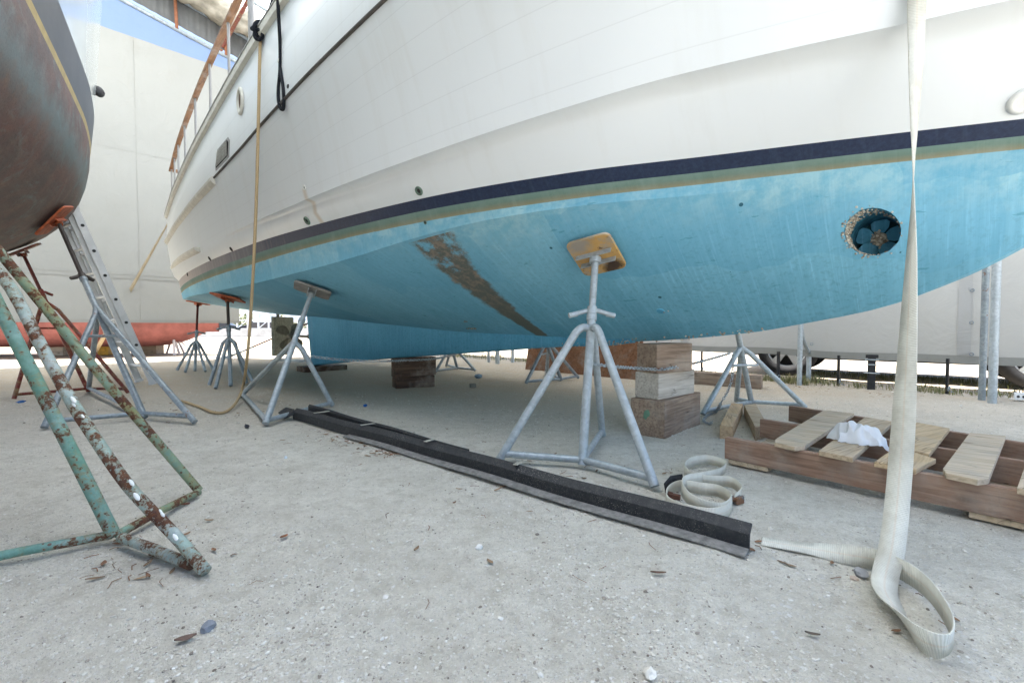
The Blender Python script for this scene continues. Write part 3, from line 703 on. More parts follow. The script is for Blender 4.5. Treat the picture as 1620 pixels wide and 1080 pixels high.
# oval hawse hole
l, nn = local_frame(382, 161); q = nn.to_track_quat('Z', 'Y'); mb = MB()
vs = []; fs = []; n_ = 28
for k in range(n_):
    a = 2 * math.pi * k / n_
    for (kr, h_) in ((1.0, .002), (.98, .02), (.80, .026), (.70, .012), (.66, -.03)):
        hx, hz2 = l.x + .085 * kr * math.cos(a), l.z + .125 * kr * math.sin(a); vs.append((hx, side_w(hx, hz2) + h_, hz2))
for k in range(n_):
    for j in range(4): fs.append((k * 5 + j, k * 5 + j + 1, ((k + 1) % n_) * 5 + j + 1, ((k + 1) % n_) * 5 + j)[::-1])
mb.add(vs, fs, 0, True); hz_ = mb.build('hawse_hole', M['cream'], boat)
mb = MB(); mb.add([(l.x + .06 * math.cos(2 * math.pi * k / n_), side_w(l.x + .06 * math.cos(2 * math.pi * k / n_), l.z + .085 * math.sin(2 * math.pi * k / n_)) + .006, l.z + .085 * math.sin(2 * math.pi * k / n_)) for k in range(n_)], [tuple(range(n_))]); mb.build('hawse_bore', m_simple('brown shaded wood', (.13, .08, .055), .95, spec=.05), hz_)
# louvred vent
l, nn = local_frame(352, 244); mb = MB()
Wd, Ht, w0 = .52, .17, W['rub'](l.x)
fr = MB(); zc_ = l.z
def vpt(ds, dz, o_): return (l.x + ds, side_w(l.x + ds, zc_ + dz) + o_, zc_ + dz)
outl = [(-.26, -.09), (.26, -.09), (.28, -.05), (.2, .09), (-.22, .09), (-.28, .05)]
fr.prism([vpt(x * 1.08, y * 1.16, .006) for x, y in outl], -.016)
fr.uv = None; vent = fr.build('vent_grille', M['steel'], boat)
mb.prism([vpt(x * .95, y * .92, .009) for x, y in outl], -.004); mb.build('vent_opening', M['void'], vent)
mb = MB()
for i in range(13):
    f_ = -.072 + .144 * i / 12; half = .245 - .02 * i / 12
    mb.box((l.x, side_w(l.x, zc_ + f_) + .0115, zc_ + f_), (2 * half * .92, .0012, .0022))
for i in range(24): mb.box((l.x - .22 + .44 * i / 23, side_w(l.x - .22 + .44 * i / 23, zc_) + .0122, zc_), (.0014, .0012, .15))
mb.build('vent_slats', M['cream'], vent)
# ------------------------------------------------------------------ sailing boat on the left
LB = V((-.585, .811, 0)).normalized(); LANG = math.atan2(LB.y, LB.x); LY = V((-LB.y, LB.x, 0)); LC = LY * 2.25
L_M = Matrix.Translation(LC) @ Matrix.Rotation(LANG, 4, 'Z'); L_I = L_M.inverted()
sail = thing('sailing_boat', 'dark-bottomed sailing boat with gold and grey waterline stripes, nearest at left on rusty stands', 'boat', LC, LANG)
def m_brownfoul():
    t = NT('worn brown bottom paint'); n1 = t.noise(2.2, 7, .68, None, .6); n2 = t.noise(7, 6, .7); st = t.noise(1, 5, .65, t.mapping((3, 22, 22))); f = t.noise(60, 4, .7)
    c = t.mix(t.ramp(n1, [(.35, 0.0), (.62, 1.0)]), (.10, .085, .078), (.17, .092, .075))
    c = t.mix(t.ramp(n2, [(.5, 0.0), (.72, .65)]), c, (.22, .145, .105))
    c = t.mix(t.ramp(t.noise(3.3, 6, .7, None, 1.0), [(.54, 0.0), (.72, .75)]), c, (.17, .235, .23))
    c = t.mix(t.ramp(st, [(.5, 0.0), (.75, .4)]), c, (.17, .15, .125)); c = t.mix(t.ramp(f, [(.3, .5), (.5, 0.0)]), c, (.03, .03, .03))
    X = t.sep(); bl = t.math('ABSOLUTE', t.math('SUBTRACT', X[2], t.math('ADD', 2.27, t.math('MULTIPLY', t.math('SUBTRACT', n2, .5), .35))))
    c = t.mix(t.ramp(bl, [(.02, .55), (.2, 0.0)]), c, (.17, .25, .26))
    return t.bsdf(c, .62, 0, .35, t.math('ADD', n2, f), .3, .006)
M['brown'] = m_brownfoul()
M['gold'] = m_simple('worn gold stripe', (.36, .26, .07), .5, 0, .2); M['grey'] = m_simple('grey boot band', (.085, .085, .082), .5, 0, .15, 3, spec=.2)
def m_gloss():
    t = NT('glossy white topsides'); n_ = t.noise(1.5, 4)
    return t.bsdf(t.mix(n_, (.50, .555, .55), (.58, .63, .62)), .12, 0, .5, t.noise(2.5, 2), .05, .02, coat=.6)
M['gloss'] = m_gloss()
LW = Curve([(-5, .2), (-4, .62), (-2.5, 1.1), (-1, 1.35), (1, 1.5), (3, 1.55), (4.5, 1.56), (5.5, 1.555), (6.3, 1.51), (7.3, 1.37), (8.3, 1.13), (9.3, .8), (10.1, .42), (10.6, .1)])
LD = Curve([(-5, .1), (-4, .45), (-2.5, .85), (-1, 1.1), (1, 1.3), (3, 1.4), (5, 1.42), (6.3, 1.34), (7.3, 1.18), (8.3, .95), (9.3, .62), (10.1, .30), (10.6, .08)])
ZW = 2.6; NQ = 90
def lring(q0, side):
    pass
def l_line(kind, par):
    out = []
    for i in range(NQ + 1):
        t = i / NQ; q = -4.9 + 15.45 * t
        if kind == 'b':
            a = par * math.pi / 2; y = LW(q) * math.sin(a) ** .92; z = ZW - LD(q) * math.cos(a) ** 1.0
        else:
            z, grow, ext = par; qq = -4.9 - ext * .6 + (15.45 + ext * 1.6) * t; wq = -4.9 + 15.45 * t
            y = LW(wq) * (1 + grow * .02) + grow * .035 * cl((10.6 - wq) / 2 + .3); q = qq
        out.append((q, max(.0, y), z))
    return out
def l_mesh(lines, close_top=False, keel0=False):
    mb = MB(); n = len(lines); idx = {}
    for sg in (1, -1):
        for i, L_ in enumerate(lines):
            for j, p in enumerate(L_): idx[sg, i, j] = len(mb.v); mb.v.append((p[0], p[1] * sg, p[2]))
    for sg in (1, -1):
        for i in range(n - 1):
            for j in range(NQ):
                q = (idx[sg, i, j], idx[sg, i, j + 1], idx[sg, i + 1, j + 1], idx[sg, i + 1, j]); mb.f.append(q if sg > 0 else q[::-1]); mb.m.append(0); mb.smooth.append(True)
    for i in range(n - 1):
        for e in (0, NQ):
            mb.f.append((idx[1, i, e], idx[-1, i, e], idx[-1, i + 1, e], idx[1, i + 1, e])); mb.m.append(0); mb.smooth.append(False)
    if close_top:
        for j in range(NQ): mb.f.append((idx[1, n - 1, j], idx[1, n - 1, j + 1], idx[-1, n - 1, j + 1], idx[-1, n - 1, j])); mb.m.append(0); mb.smooth.append(False)
    return mb
bl_ = [l_line('b', i / 14) for i in range(15)]
yl = l_line('u', (ZW + .055, .1, .02)); gl = l_line('u', (2.99, .5, .12))
ul = [gl] + [l_line('u', (2.99 + k * .35, .5 + k * .35, .12 + k * .03)) for k in range(1, 6)]
lb_mb = l_mesh(bl_); LHULL = BVHTree.FromPolygons([L_M @ V(p) for p in lb_mb.v], lb_mb.f)
lb_mb.build('hull_bottom', M['brown'], sail)
l_mesh([bl_[-1], yl]).build('waterline_stripe', M['gold'], sail)
l_mesh([yl, gl]).build('boot_band', M['grey'], sail)
l_mesh(ul, True).build('topsides', M['gloss'], sail)
mb = MB()     # fin keel, outside the picture to the left
rows = []
for z, x0, x1, th in ((1.45, .2, 4.2, .14), (.9, .7, 4.0, .12), (.12, 1.2, 3.8, .10)):
    rows.append([(x0, 0, z), (x0 + .5, th, z), (x1 - .8, th, z), (x1, 0, z), (x1 - .8, -th, z), (x0 + .5, -th, z)])
vs = [p for r_ in rows for p in r_]; fs = [tuple(range(12, 18))[::-1]]
for l_ in range(2):
    for k in range(6): fs.append((l_ * 6 + k, l_ * 6 + (k + 1) % 6, l_ * 6 + 6 + (k + 1) % 6, l_ * 6 + 6 + k))
mb.add(vs, fs); mb.build('fin_keel', M['brown'], sail)
def lhit(u, v, bv=None):
    loc, nrm, i, d = (bv or LHULL).ray_cast(CAM, ray(u, v).normalized())
    if loc is None: return None, None
    return loc, (nrm if nrm.dot(CAM - loc) > 0 else -nrm)
# black dodger corner over the side, scupper
def lpt(q, z, o_=0):
    return (q, -(LW(q) * 1.01 + .03 + o_), z)
mb = MB(); mb.blob((6.7, -LW(6.7) * 1.02 - .055, 3.30), .05, sub=2, jit=.06, sc=(1.1, .6, 1.2)); mb.build('side_fender', M['dark'], sail)
mb = MB(); mb.disc((6.45, -LW(6.45) - .0, 2.86), (0, -1, 0), .035, .02, 16); mb.build('scupper', M['dark'], sail)
mb = MB(); mb.ring((6.0, -1.02, ZW - LD(6.0) * .745), (0, -.35, -1), .05, .008); mb.build('through_hull', M['bronze'], sail)

# ------------------------------------------------------------------ jack stands
def proj(p):
    x, y, z = p[0], p[1], p[2] - CAMH; d = y * CP - z * SP
    return 810 + F * x / d, 540 - F * (y * SP + z * CP) / d
def on_line(a, b, v):
    lo, hi = 0.0, 1.0
    for _ in range(40):
        m = (lo + hi) / 2
        if proj(a.lerp(b, m))[1] > v: lo = m
        else: hi = m
    return a.lerp(b, lo)
def jack_stand(label, main, legs, pad, nrm, v_hub, v_col, leg_m, rod_m, pad_m, br_m, group, rl=.024, rr=.016, padsize=.30, padrot=0.0, padaxis=None, handle=True, hl=.13, bars=True, gus=True, bent=False, handle_m=None, spread=.07, main_leg=True, thick=.02, pad_bevel=True, col_end=None, name='jack_stand'):
    main = V(main); pad = V(pad); nrm = V(nrm); top = pad + nrm * (.045 + thick)
    base = main.copy(); base.z = 0
    root = thing(name, label, 'jack stand', base, 0, group); I = Matrix.Translation(-base)
    hub = on_line(main, top, v_hub) if not isinstance(v_hub, V) else v_hub
    col = on_line(main, top, v_col) if not isinstance(v_col, V) else v_col
    ax = (top - main).normalized()
    mb = MB(); mb.tube([main if main_leg else hub - ax * .1, hub, col], rl, 16); mb.tube([col - ax * .035, col], rl * 1.22, 16); mb.ring(hub + ax * .012, ax, rl, rl * .2, 18, 6); mb.ring(main + ax * .03, ax, rl, rl * .2, 18, 6); mb.build('column', leg_m, root, local=I)
    for k, f in enumerate(legs):
        f = V(f); d = f - hub; h = V((d.x, d.y, 0)).normalized()
        if bent:
            p = [hub, hub + h * .045 + V((0, 0, .012)), hub + h * .085 - V((0, 0, .012)), hub + h * .115 - V((0, 0, .055))]
            pts = smooth_path(p, 5) + [p[-1].lerp(f, .5), f]
        else:
            p1 = hub - ax * .03 + h * spread; pts = [hub + ax * .03, p1.lerp(f, .03), f]
        mb = MB(); mb.tube(pts, rl * .92, 14); mb.build('leg', leg_m, root, local=I)
        if bars:
            a = main.lerp(hub, .035); b = f.lerp(hub, .045); a.z = max(a.z, .03); b.z = max(b.z, .03)
            mb = MB(); mb.tube([a, b], rl * .78, 10); mb.build('base_bar', leg_m, root, local=I)
    if gus and len(legs) > 1:
        mb = MB(); f = V(legs[0]); g = V(legs[1]); c0 = hub - ax * .17
        mb.prism([hub - ax * .06, hub.lerp(f, .30), hub.lerp(g, .30)], .006) if False else mb.tube([hub.lerp(f, .26), hub.lerp(g, .26)], rl * .5, 8); mb.build('brace', leg_m, root, local=I)
    mb = MB(); n_ = 90; L_ = (top - col).length; mb.tube([col - ax * .04, top], rr * .9, 14)
    for i in range(int(L_ / .0085)):
        c = col + ax * (i + .5) * .0085; mb.tube([c - ax * .0028, c, c + ax * .0028], [rr * .9, rr * 1.06, rr * .9], 12, caps=False)
    mb.build('screw', rod_m, root, local=I)
    if handle:
        side = ax.cross(V((0, 1, 0))).normalized(); hd = (CAM - col); hd.z = 0; hd.normalize()
        c = col + ax * .025; sd = V((-hd.y, hd.x, 0))
        mb = MB(); mb.tube([col + ax * .002, col + ax * .05], rl * 1.15, 16)
        for k in (1, -1):
            e = c + sd * (k * hl) - hd * (.05 * k) - V((0, 0, .028))
            mb.tube([c, c + sd * k * .03, e], rl * .58, 10); mb.tube([e - (e - c).normalized() * .05, e], rl * .66, 10)
        mb.build('wing_handle', handle_m or leg_m, root, local=I)
    # pad
    axx = V(padaxis or AX); axx = (axx - nrm * axx.dot(nrm)).normalized(); axx = Matrix.Rotation(padrot, 3, nrm) @ axx; ayy = nrm.cross(axx)
    Mt = Matrix((axx, ayy, nrm)).transposed().to_4x4(); Mt.translation = pad + nrm * (.006 + thick / 2)
    mb = MB(); h = padsize / 2; c_ = padsize * .13; poly = []
    for sx_, sy_ in ((1, 1), (-1, 1), (-1, -1), (1, -1)):
        for k in range(5):
            a = math.pi / 2 * k / 4 + math.atan2(sy_, sx_) - math.pi / 4
            poly.append(Mt @ V((sx_ * (h - c_) + c_ * math.cos(a), sy_ * (h - c_) + c_ * math.sin(a), thick / 2)))
    mb.prism(poly, thick); po = mb.build('pad', pad_m, root, local=I, bevel=.003)
    mb = MB(); Mb = Mt @ Matrix.Translation((0, 0, thick / 2 + .004)); mb.box((0, 0, 0), (padsize * .93, .085, .006), mat=Mb)
    mb.box((0, 0, 0), (padsize * .8, .006, .05), mat=Mb @ Matrix.Translation((0, .035, .026))); mb.box((0, 0, 0), (padsize * .8, .006, .05), mat=Mb @ Matrix.Translation((0, -.035, .026)))
    mb.tube([top - ax * .03, top + ax * .005], rr * 1.7, 14); mb.build('pad_bracket', br_m, root, local=I)
    return root, po, Mt
GB = 'jack stands holding up the white yacht'; GL = 'jack stands holding up the sailing boat'
g0 = lambda u, v: at_z(u, v, .018)
# front stand
p, n_ = hit(945, 397)
st1, pad1, PM = jack_stand('galvanised jack stand with square ochre plywood pad, front centre beside the long black rail', g0(921, 735), [g0(790, 727), g0(1036, 769), g0(953, 688)], p, n_, 521, 498, M['galv'], M['galv'], M['padply'], M['galv'], GB, rl=.0245, rr=.0205, padsize=.285, padrot=R(-2), bent=True, gus=False)
mb = MB(); I1 = Matrix.Translation(-st1.location)
mb.disc((.085, .085, .0105), (0, 0, 1), .017, .002, 18); mb.v = [tuple(PM @ V(q)) for q in mb.v]; mb.build('pad_hole', M['bottom'], st1, local=I1)
p, n_ = hit(496, 454)
jack_stand('slanting galvanised jack stand with grey pad at the far end of the black rail', g0(420, 670), [g0(381, 626), g0(526, 641)], p, n_, 545, 505, M['galv'], M['galv'], M['gwood'], M['galv'], GB, rl=.0245, rr=.020, padsize=.34, padrot=R(20), handle=False)
p, n_ = hit(362, 467)
jack_stand('grey jack stand with dark plank pad, next to the hanging tan hose', g0(365, 610), [g0(331, 609), g0(341, 614), g0(390, 606), g0(402, 608)], p, n_, 537, 520, M['galvd'], M['rod'], M['orange'], M['orange'], GB, rl=.023, rr=.018, padsize=.36, padrot=R(30), bars=False, gus=False)
p, n_ = hit(314, 476)
jack_stand('grey jack stand with red screw and orange pad under the yacht\'s stern corner', g0(308.5, 586), [g0(280, 585.5), g0(293, 588), g0(325, 587), g0(337, 584)], p, n_, 541, 527, M['galvd'], M['rodred'], M['orange'], M['orange'], GB, rl=.023, rr=.018, padsize=.34, bars=False, gus=False)
# far side of the keel: pads on the hidden side of the hull
def far_pad(s, w):
    o = BOAT_M @ V((s, -w, -.5)); l, nn, i, d = HULL.ray_cast(o, V((0, 0, 1))); return l, (nn if nn.z < 0 else -nn)
p, n_ = far_pad(-.15, .75)
jack_stand('galvanised jack stand behind the near block stack, loose chain hanging from it', g0(1189, 638), [g0(1112, 655), g0(1274, 644), g0(1165, 634)], p, n_, 553, 520, M['galv'], M['galv'], M['gwood'], M['galv'], GB, rl=.0245, rr=.02)
p, n_ = far_pad(2.4, 1.15)
jack_stand('grey jack stand in front of the brown plywood sheet', g0(888, 601), [g0(832, 606), g0(866, 590), g0(915, 597)], p, n_, 545, 530, M['galvd'], M['galvd'], M['gwood'], M['galvd'], GB, rl=.0245, rr=.02)
p, n_ = far_pad(4.6, 1.3)
jack_stand('distant grey jack stand seen under the keel beside the brown block stack', g0(724, 583), [g0(689, 588), g0(706, 578), g0(752, 586)], p, n_, 548, 535, M['galvd'], M['galvd'], M['gwood'], M['galvd'], GB, rl=.0245, rr=.02)
p, n_ = far_pad(8.2, 1.25)
jack_stand('thin red-rodded jack stand on the far side of the yacht\'s stern', at_y(343, 573, 10.9), [at_y(333, 573, 10.8), at_y(352, 574, 10.7), at_y(344, 570, 11.5)], p, n_, 560, 548, M['galvd'], M['rodred'], M['gwood'], M['galvd'], GB, rl=.02, rr=.017, handle=False)
# stands under the sailing boat
p, n_ = lhit(80, 344)
jack_stand('grey tube jack stand with long orange pad, beside the aluminium ladder', g0(229, 660), [g0(308, 667), g0(70, 676), g0(140, 618)], p, n_, 490, 440, M['galvd'], M['rod'], M['orange'], M['orange'], GL, rl=.024, rr=.0175, padsize=.36, padaxis=LB, padrot=R(12), handle_m=M['rod'], spread=.03, hl=.075)
p, n_ = lhit(28, 392)
jack_stand('dark red jack stand behind the rusty green one', g0(140, 619), [g0(203, 621), g0(22, 631)], p, n_, 482, 465, M['redst'], M['rodred'], M['redst'], M['redst'], GL, rl=.020, rr=.016, padsize=.34, padaxis=LB, handle_m=M['redst'], hl=.085)
# big rusty green stand close to the camera
hub = V((-2.12, 1.72, 1.22)); base = V((-1.5, 1.6, 0))
t1, t2, t3, t4 = at_z(181, 848, .02), at_z(325, 903, .012), at_z(315, 776, .015), V((-2.55, 1.25, .02))
grn = thing('jack_stand', 'large rust-flaked green tube jack stand closest to the camera', 'jack stand', base, 0, GL); I = Matrix.Translation(-base)
def bent_tube(a, b, r_, mat, kink=0.0, nm='leg', c=None):
    pts = [a, a.lerp(b, .3) + V((0, 0, kink * .6)), a.lerp(b, .55) + V((0, 0, kink)), a.lerp(b, .8) + V((0, 0, kink * .5)), b]
    mb = MB(); mb.tube(smooth_path(pts, 8), r_, 20); return mb.build(nm, mat, grn, local=I)
bent_tube(hub, t1, .0205, M['green'], 0.0); 
L2 = [hub - V((0, .03, .03))] + [at_y(u, v, 1.69 - .30 * (v - 315) / 588) for u, v in ((4, 437), (67, 551), (115, 638), (140, 677), (180, 737), (215, 782), (280, 850))] + [t2]
PATH2 = smooth_path(L2, 40); mb = MB(); mb.tube(PATH2[::8] + [PATH2[-1]], .0178, 20); l2 = mb.build('leg', M['green2'], grn, local=I)
bent_tube(hub + V((0, .03, .02)), t3, .0175, M['green3'], -.012); bent_tube(hub, t4, .018, M['green'])
def bar(a, b, r_, mat):
    mb = MB(); mb.tube([a, a.lerp(b, .5) + V((0, 0, .004)), b], r_, 16); mb.build('base_bar', mat, grn, local=I)
bar(at_z(186, 845, .025), at_z(314, 778, .022), .0145, M['green3']); bar(at_z(192, 850, .022), at_z(303, 893, .014), .0165, M['green2']); bar(at_z(178, 845, .025), at_z(-140, 908, .025), .0145, M['green'])
mb = MB()
A_ = hub - V((0, .03, .03));
for (u, v, r_) in ((116, 632, .011), (116.5, 640, .007), (131, 658, .006), (208, 763, .010), (216, 785, .012), (257, 813, .008), (278, 850, .011), (254, 808, .006)):
    d = ray(u, v); best = None
    for k in range(400):
        q = PATH2[min(len(PATH2) - 1, k * len(PATH2) // 400)]
        pr = proj(q); e = (pr[0] - u) ** 2 + (pr[1] - v) ** 2
        if best is None or e < best[0]: best = (e, q)
    y_ = best[1].y; q = at_y(u, v, y_ - .016); dr = (t2 - A_).normalized()
    mb.tube([q - dr * r_ * 1.3, q - dr * r_ * .6, q + dr * r_ * .6, q + dr * r_ * 1.3], [r_ * .15, r_ * .5, r_ * .55, r_ * .2], 8)
mb.build('paint_dabs', M['lip'], grn, local=I)
p, n_ = lhit(2, 300)
pl = L_M @ V((3.2, -.95, ZW - LD(3.2) * .80)); nl = (L_M.to_3x3() @ V((0, -.62, -.8))).normalized()
mb = MB(); mb.tube([hub - (pl - hub).normalized() * .1, hub.lerp(pl, .5)], .03, 16); mb.build('column', M['green'], grn, local=I)
mb = MB(); mb.tube([hub.lerp(pl, .45), pl + nl * .04], .02, 12); mb.build('screw', M['rod'], grn, local=I)
q4 = nl.to_track_quat('Z', 'Y').to_matrix().to_4x4(); q4.translation = pl + nl * .025
mb = MB(); mb.box((0, 0, 0), (.3, .3, .03), mat=q4); mb.build('pad', M['orange'], grn, local=I)
# ------------------------------------------------------------------ ground
def gh(x, y):
    d = math.hypot(x, y)
    if d > 30: return 0.0
    k = cl((30 - d) / 10)
    h = .011 * mnoise.noise(V((x * 1.6, y * 1.6, 3))) + .007 * mnoise.noise(V((x * 5, y * 5, 1))) + .003 * mnoise.noise(V((x * 17, y * 17, 7)))
    return k * h - .004
def lines_(n0, step, lim, far):
    a = [i * step for i in range(-n0, n0 + 1)]; d = step; x = n0 * step
    while x < far:
        d *= 1.35; x += d; a = [-x] + a + [x]
    return a
gx = lines_(110, .05, 0, 400); gy0 = lines_(110, .05, 0, 400); gy = [y + 4.2 for y in gy0]
mb = MB(); nx, ny = len(gx), len(gy)
mb.v = [(x, y, gh(x, y)) for y in gy for x in gx]
for j in range(ny - 1):
    for i in range(nx - 1): mb.f.append((j * nx + i, j * nx + i + 1, (j + 1) * nx + i + 1, (j + 1) * nx + i))
mb.m = [0] * len(mb.f); mb.smooth = [True] * len(mb.f)
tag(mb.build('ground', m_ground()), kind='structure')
ICO = None
def pebbles(mb, pts, rng):
    global ICO
    if ICO is None:
        bm = bmesh.new(); bmesh.ops.create_icosphere(bm, subdivisions=1, radius=1); ICO = ([v.co.copy() for v in bm.verts], [tuple(v.index for v in f.verts) for f in bm.faces]); bm.free()
    for (x, y, r_) in pts:
        a = rng.uniform(0, 6.3); ca, sa = math.cos(a), math.sin(a); sx, sy, sz = rng.uniform(.7, 1.4), rng.uniform(.6, 1.1), rng.uniform(.35, .75); z = gh(x, y) + r_ * sz * .25; b = len(mb.v)
        for c in ICO[0]:
            j = 1 + rng.uniform(-.25, .25); X, Y = c.x * sx * j * r_, c.y * sy * j * r_
            mb.v.append((x + X * ca - Y * sa, y + X * sa + Y * ca, z + c.z * sz * r_ * j))
        for f in ICO[1]: mb.f.append(tuple(i + b for i in f)); mb.m.append(0); mb.smooth.append(False)
rg = random.Random(11); pts = []
while len(pts) < 42000:
    d = .75 * (7 ** rg.random()); a = rg.uniform(-1.0, 1.0); x, y = d * math.sin(a) / max(.35, math.cos(a)) if False else d * math.tan(a), d
    if abs(x) > 1.35 * y + .3: continue
    k = mnoise.noise(V((x * 2.3, y * 2.3, 9)))
    if rg.random() > .55 + .8 * k: continue
    r_ = min(.012, .0013 + abs(rg.gauss(0, .0016)) + (.005 * rg.random() if rg.random() < .035 else 0)); pts.append((x, y, r_ * (1 if d < 3 else 1.35)))
mb = MB(); pebbles(mb, pts, rg)
tag(mb.build('gravel', m_gravelbits('shell grit', [(0, (.84, .82, .77)), (.4, (.72, .69, .62)), (.72, (.60, .56, .49)), (.94, (.46, .42, .36)), (.992, (.2, .17, .14))])), kind='stuff')
# leaf litter and straw
def leaf(mb, p, L, wd, a, curl, tilt):
    vs = []; n_ = 6; M4 = Matrix.Translation(p) @ Matrix.Rotation(a, 4, 'Z') @ Matrix.Rotation(tilt, 4, 'Y')
    for i in range(n_ + 1):
        t = i / n_; w_ = wd * math.sin(math.pi * min(.97, t * .95 + .03)) ** .8
        for k in (-1, 0, 1): vs.append(M4 @ V(((t - .5) * L, k * w_, curl * (k * k * .6 + (t - .5) ** 2 * 2) + .003)))
    b = []
    for i in range(n_):
        for k in range(2): b.append((i * 3 + k, i * 3 + k + 1, i * 3 + k + 4, i * 3 + k + 3))
    mb.add(vs, b, 0, True)
mleaf = m_gravelbits('dry leaves', [(0, (.30, .15, .075)), (.4, (.22, .10, .05)), (.7, (.36, .24, .13)), (1, (.14, .085, .05))])
mb = MB()
for (u, v, n_, sp) in ((590, 700, 60, .16), (612, 716, 40, .09), (540, 690, 26, .16), (430, 650, 24, .16), (225, 872, 18, .11), (255, 890, 16, .09), (700, 745, 6, .2), (900, 785, 8, .2), (1010, 815, 8, .15), (180, 640, 20, .3), (1060, 748, 5, .06), (940, 745, 8, .12), (330, 655, 12, .3), (1290, 610, 40, .35), (1380, 620, 26, .3), (640, 690, 10, .3), (1440, 930, 8, .10), (1220, 880, 6, .1), (850, 700, 14, .5), (900, 850, 12, .6), (500, 850, 10, .6)):
    c = at_z(u, v)
    for i in range(n_):
        x, y = c.x + rg.gauss(0, sp), c.y + rg.gauss(0, sp * .7)
        if y < .9: continue
        if rg.random() < .45: leaf(mb, V((x, y, gh(x, y) + .002)), rg.uniform(.02, .045), rg.uniform(.004, .010), rg.uniform(0, 6.3), rg.uniform(.0, .008), rg.uniform(-.2, .2))
        else:
            a = rg.uniform(0, 6.3); L_ = rg.uniform(.015, .06); z = gh(x, y) + .004; mb.tube([(x, y, z), (x + L_ * math.cos(a) * .5, y + L_ * math.sin(a) * .5, z + .004), (x + L_ * math.cos(a + .3), y + L_ * math.sin(a + .3), z)], rg.uniform(.0008, .0017), 4, caps=False)
tag(mb.build('leaf_litter', mleaf), kind='stuff')
for (u, v, L_, wd, a, col, lab) in ((449, 851, .034, .010, 1.2, (.22, .085, .035), 'round reddish-brown fallen leaf alone on bare gravel'), (1041, 911, .05, .007, .1, (.13, .075, .05), 'narrow dark curled leaf in front of the black rail end'), (288, 801, .055, .009, .35, (.33, .11, .05), 'orange-brown leaf by the foot bar of the rusty green stand'), (293, 1010, .045, .012, .7, (.14, .09, .07), 'crumpled dark leaf near the bottom edge'), (1285, 1000, .035, .006, -.2, (.10, .08, .06), 'small blackish leaf on gravel, camera side of the strap loop')):
    p = at_z(u, v); mb = MB(); leaf(mb, V((0, 0, .004)), L_, wd, a, .006, .1)
    o = mb.build('fallen_leaf', m_simple('leaf', col, .7, 0, .3, 60)); o.location = (p.x, p.y, gh(p.x, p.y)); tag(o, lab, 'leaf', 'single fallen leaves')
for (u, v, r_, col, lab) in ((1362, 908, .019, (.33, .33, .34), 'grey angular stone against the flat strap tail'), (1352, 913, .009, (.55, .45, .38), 'little pinkish stone next to the grey stone'), (758, 866, .011, (.80, .79, .76), 'white shell lump in front of the black rail'), (452, 723, .010, (.72, .78, .83), 'pale blue-white shell chip in the open gravel'), (330, 990, .016, (.22, .24, .28), 'dark slate-grey stone near the bottom left corner'), (1028, 1070, .014, (.75, .72, .66), 'cream stone at the very bottom edge')):
    p = at_z(u, v); mb = MB(); mb.blob((0, 0, r_ * .5), r_, jit=.22, sc=(1.2, .9, .8), sub=2); o = mb.build('stone', m_simple('stone', col, .85, 0, .2, 40), flat=True); o.location = (p.x, p.y, gh(p.x, p.y)); tag(o, lab, 'stone', 'single stones')
# ------------------------------------------------------------------ keel blocks
WD = dict(g1=m_wood('weathered grey timber', (.26, .20, .15), (.42, .35, .27), 30, 0), g2=m_wood('pale sawn timber', (.46, .41, .35), (.62, .58, .52), 26, 0), br=m_wood('brown stained timber', (.24, .165, .12), (.42, .32, .24), 24, 0), dk=m_wood('dark wet timber', (.055, .035, .028), (.15, .095, .065), 24, 0), new=m_wood('new pine', (.46, .31, .16), (.62, .45, .27), 22, 1), red=m_wood('reddish fir', (.25, .15, .105), (.40, .27, .20), 26, 0), ply=m_wood('rusty brown plywood', (.21, .095, .05), (.31, .155, .085), 20, 0, knots=False), end=m_wood('timber end grain', (.22, .15, .11), (.36, .27, .21), 14, 2))
def block(name, N, Rr, L, z0, z1, mat, lab, grp='timber blocks under the keel'):
    """timber from three bottom corners: near, right, left"""
    N, Rr, L = [V((p.x, p.y, 0)) for p in (N, Rr, L)]
    ex = Rr - N; ey = L - N; c = N + ex / 2 + ey / 2; lx, ly = ex.length, ey.length
    o = MB(); o.box((0, 0, (z1 - z0) / 2), (lx, ly, z1 - z0)); ob = o.build(name, mat, bevel=.008)
    ob.location = (c.x, c.y, z0); ob.rotation_euler = (0, 0, math.atan2(ex.y, ex.x)); return tag(ob, lab, 'timber block', grp)
block('keel_block', at_z(1053, 692), at_z(1109, 669), at_z(995, 684), -.01, .247, WD['br'], 'wide brown bottom timber of the near keel stack, touch of green paint on its end')
m_mark = m_simple('green paint smear', (.13, .25, .17), .8)
kbk = bpy.data.objects['keel_block']; sm = MB(); rs_ = random.Random(4)
hx_ = -(at_z(1109, 669) - at_z(1053, 692)).length / 2 - .0012
sm.prism([V((hx_, .005 + .028 * math.cos(k * .7) * rs_.uniform(.5, 1.2), .155 + .035 * math.sin(k * .7) * rs_.uniform(.6, 1.2))) for k in range(9)], .001); sm.build('paint_smear', m_mark, kbk)
block('keel_block', at_z(1045, 632, .248), at_z(1101, 621, .248), at_z(1001, 629, .248), .248, .432, WD['g2'], 'whitish middle timber of the near keel stack, level with the chain')
block('keel_block', at_z(1045, 590, .433) , at_z(1100, 586, .433), at_z(1001, 588, .433), .433, .634, WD['br'], 'brown stained top timber of the near keel stack, touching the hull')
block('keel_block', at_z(631, 614), at_z(692, 610), at_z(616, 612), -.01, .139, WD['dk'], 'dark brown bottom timber of the middle keel stack')
block('keel_block', at_z(625, 597, .14), at_z(690, 592.5, .14), at_z(619, 595.5, .14), .14, .37, WD['dk'], 'dark brown top timber of the middle keel stack')
